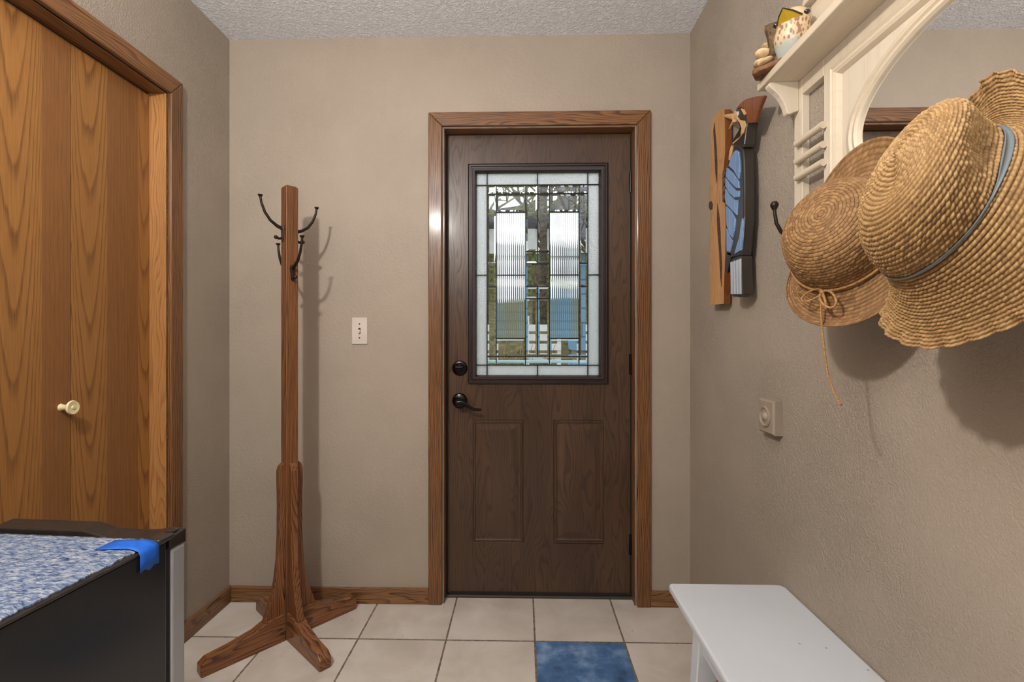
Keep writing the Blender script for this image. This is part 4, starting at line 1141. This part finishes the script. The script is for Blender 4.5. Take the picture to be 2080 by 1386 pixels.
# ------------------------------------------------------------------ outdoors behind the glass
def gz(x, y): return -.12 + 2.5 * min(1, max(0, (y - 3.2) / 11)) + .06 * math.sin(x * 1.7 + y) + .05 * math.sin(y * 2.3)
mb = MB(); nx, ny = 24, 24; vs = []
for j in range(ny + 1):
    for i in range(nx + 1):
        x = -8 + 16 * i / nx; y = 2.4 + 16 * j / ny
        z = gz(x, y)
        vs.append((x, y, z))
fs = [(j * (nx + 1) + i, j * (nx + 1) + i + 1, (j + 1) * (nx + 1) + i + 1, (j + 1) * (nx + 1) + i) for j in range(ny) for i in range(nx)]
struct(obj('ground', mb.add(vs, fs), M['grass'], smooth=True), 'dry winter lawn outside seen through the door glass', 'ground')
def tree(x, y, r, h, lean, seed, label, mat, nbr=20):
    rr = random.Random(seed); z0 = gz(x, y) - .05
    t = thing('bare_tree', label, 'tree', (x, y, z0), 'bare trees outside the door')
    pts = []; p = Vector((x, y, z0))
    for k in range(9):
        pts.append(p.copy()); p = p + Vector((lean * h / 8 + rr.uniform(-.03, .03), rr.uniform(-.03, .03), h / 8))
    obj('trunk', MB().tube(pts, [r * (1 - .07 * k) for k in range(9)], 12), mat, t, smooth=True)
    br = MB()
    def branch(p, d, L_, r_, depth):
        q = [p]; dd = d.copy()
        for k in range(5):
            dd = (dd + Vector((rr.uniform(-.25, .25), rr.uniform(-.25, .25), rr.uniform(-.12, .22)))).normalized()
            q.append(q[-1] + dd * L_ / 5)
        br.tube(q, [r_ * (1 - .16 * k) for k in range(6)], 6)
        if depth > 0:
            for k in range(4):
                i = rr.randint(1, 5)
                branch(q[i], (dd + Vector((rr.uniform(-1, 1), rr.uniform(-1, 1), rr.uniform(-.4, .7)))).normalized(), L_ * .66, r_ * .55, depth - 1)
    for k in range(nbr):
        i = rr.randint(2, 8); g = rr.uniform(0, 2 * math.pi)
        branch(pts[i], Vector((math.cos(g), math.sin(g) * .6, rr.uniform(-.1, .8))).normalized(), rr.uniform(.7, 1.5), r * .28, 2)
    obj('branches', br, mat, t, smooth=True)
tree(-.42, 6.2, .085, 4.5, -.02, 11, 'mossy bare tree seen at the left edge of the door glass', M['moss'])
tree(.74, 5.3, .075, 5.2, -.05, 12, 'thick bare tree seen through the top right of the door glass', M['trunk'])
tree(.20, 9.5, .10, 5.0, .05, 13, 'slim bare tree seen through the middle of the door glass', M['trunk'], 24)
tree(1.35, 9.0, .10, 5.0, -.05, 14, 'bare tree behind the blue house seen through the door glass', M['trunk'], 14)
hs = thing('neighbour_house', 'blue shingled house seen through the right of the door glass', 'house', (1.9, 7.5, gz(1.9, 7.5)))
obj('siding', MB().box(.48, 3.6, 6.9, 8.4, 1.05, 1.95), M['siding'], hs)
obj('foundation', MB().box(.50, 3.58, 6.92, 8.38, .4, 1.05), M['found'], hs)
mb = MB().prism([(6.7, 1.93), (8.6, 1.93), (8.6, 2.0), (7.65, 2.75), (6.7, 2.0)], 'X', .34, 3.7)
obj('roof', mb, M['roof'], hs)
obj('eave_board', MB().box(.33, 3.7, 6.68, 6.70, 1.92, 2.03), M['white_out'], hs)
sh = thing('white_shed', 'pale shed with white eave seen through the centre of the glass', 'shed', (.15, 11.5, gz(.15, 11.5)))
obj('wall', MB().box(-.9, .55, 11.2, 12.4, .5, 2.30), M['moss'], sh)
obj('gable_board', MB().box(-.92, .57, 11.18, 12.42, 2.30, 2.62), M['white_out'], sh)
obj('roof', MB().prism([(-1.1, 2.60), (.75, 2.85), (.75, 3.0), (-1.1, 2.75)], 'Y', 11.0, 12.6), M['roof'], sh)
st = thing('slatted_fence', 'white slatted fence panel seen low through the door glass', 'fence', (.16, 5.6, gz(.16, 5.6)))
for k in range(11):
    z = gz(.16, 5.6) + .05 + k * .075
    obj('slat', MB().box(.02, .30, 5.59, 5.61, z, z + .052), M['white_out'], st)
for xx in (.02, .27): obj('post', MB().box(xx, xx + .03, 5.61, 5.64, gz(xx, 5.6) - .05, gz(.16, 5.6) + .92), M['white_out'], st)
rr = random.Random(5); mb = MB()
for k in range(320):
    x = rr.uniform(-.75, .0); y = rr.uniform(4.6, 5.6); z = gz(x, y); a = rr.uniform(-1.2, 1.2)
    p = Vector((x, y, z)); q = p + Vector((math.sin(a) * .3, rr.uniform(-.1, .1), rr.uniform(.3, .95)))
    mb.tube([p, p.lerp(q, .5) + Vector((rr.uniform(-.05, .05), 0, .03)), q], [.006, .004, .002], 5)
tag(obj('twig_brush', mb, M['brush'], smooth=True), 'tangle of dry brush twigs seen low left through the glass', 'brush', kind='stuff')
rl = thing('porch_rail', 'pale blue porch rail seen along the bottom of the door glass', 'rail', (.07, 3.4, gz(.07, 3.4)))
zr = on(1092, 733, Y=3.4).z
obj('top_rail', MB().box(-1.2, 1.4, 3.36, 3.44, zr - .03, zr + .028), M['rail'], rl, bevel=.006)
for xx in (-1.1, 0.07, 1.3): obj('rail_post', MB().box(xx - .04, xx + .04, 3.36, 3.44, gz(xx, 3.4) - .05, zr - .03), M['rail'], rl)

# ------------------------------------------------------------------ light
w = bpy.data.worlds.new('overcast_sky'); scene.world = w; w.use_nodes = True
nt = w.node_tree; bg = nt.nodes['Background']; bg.inputs[0].default_value = (.93, .965, 1.0, 1); bg.inputs[1].default_value = 1.7
def lamp(name, kind, loc, energy, color, **kw):
    l = bpy.data.lights.new(name, kind); l.energy = energy; l.color = color
    for k, v in kw.items(): setattr(l, k, v)
    o = bpy.data.objects.new(name, l); COL.objects.link(o); o.location = loc; return o
lamp('ceiling_lamp', 'POINT', (-.72, .12, 2.14), 84, (1., .955, .89), shadow_soft_size=.045)

up_ = lamp('added_fill', 'AREA', (-.1, -.2, 1.3), 30, (.95, .97, 1.), shape='DISK', size=.6)  # unseen upward fill disc, added to brighten the ceiling and ambient light
up_.rotation_euler = Vector((.0, .0, 1.0)).to_track_quat('-Z', 'Y').to_euler()

# ------------------------------------------------------------------ camera
cam = bpy.data.cameras.new('camera'); cam.sensor_fit = 'HORIZONTAL'; cam.sensor_width = 36.0
cam.lens = F / 2080.0 * 36.0; cam.clip_start = .02; cam.clip_end = 200
co = bpy.data.objects.new('camera', cam); COL.objects.link(co)
co.location = (0, 0, H); co.rotation_euler = (R(90), 0, YAW)
scene.camera = co
scene.view_settings.view_transform = 'Standard'
scene.view_settings.look = 'None'
scene.cycles.max_bounces = 14
scene.cycles.transmission_bounces = 12
scene.cycles.transparent_max_bounces = 12
scene.cycles.caustics_refractive = True
scene.cycles.use_denoising = True
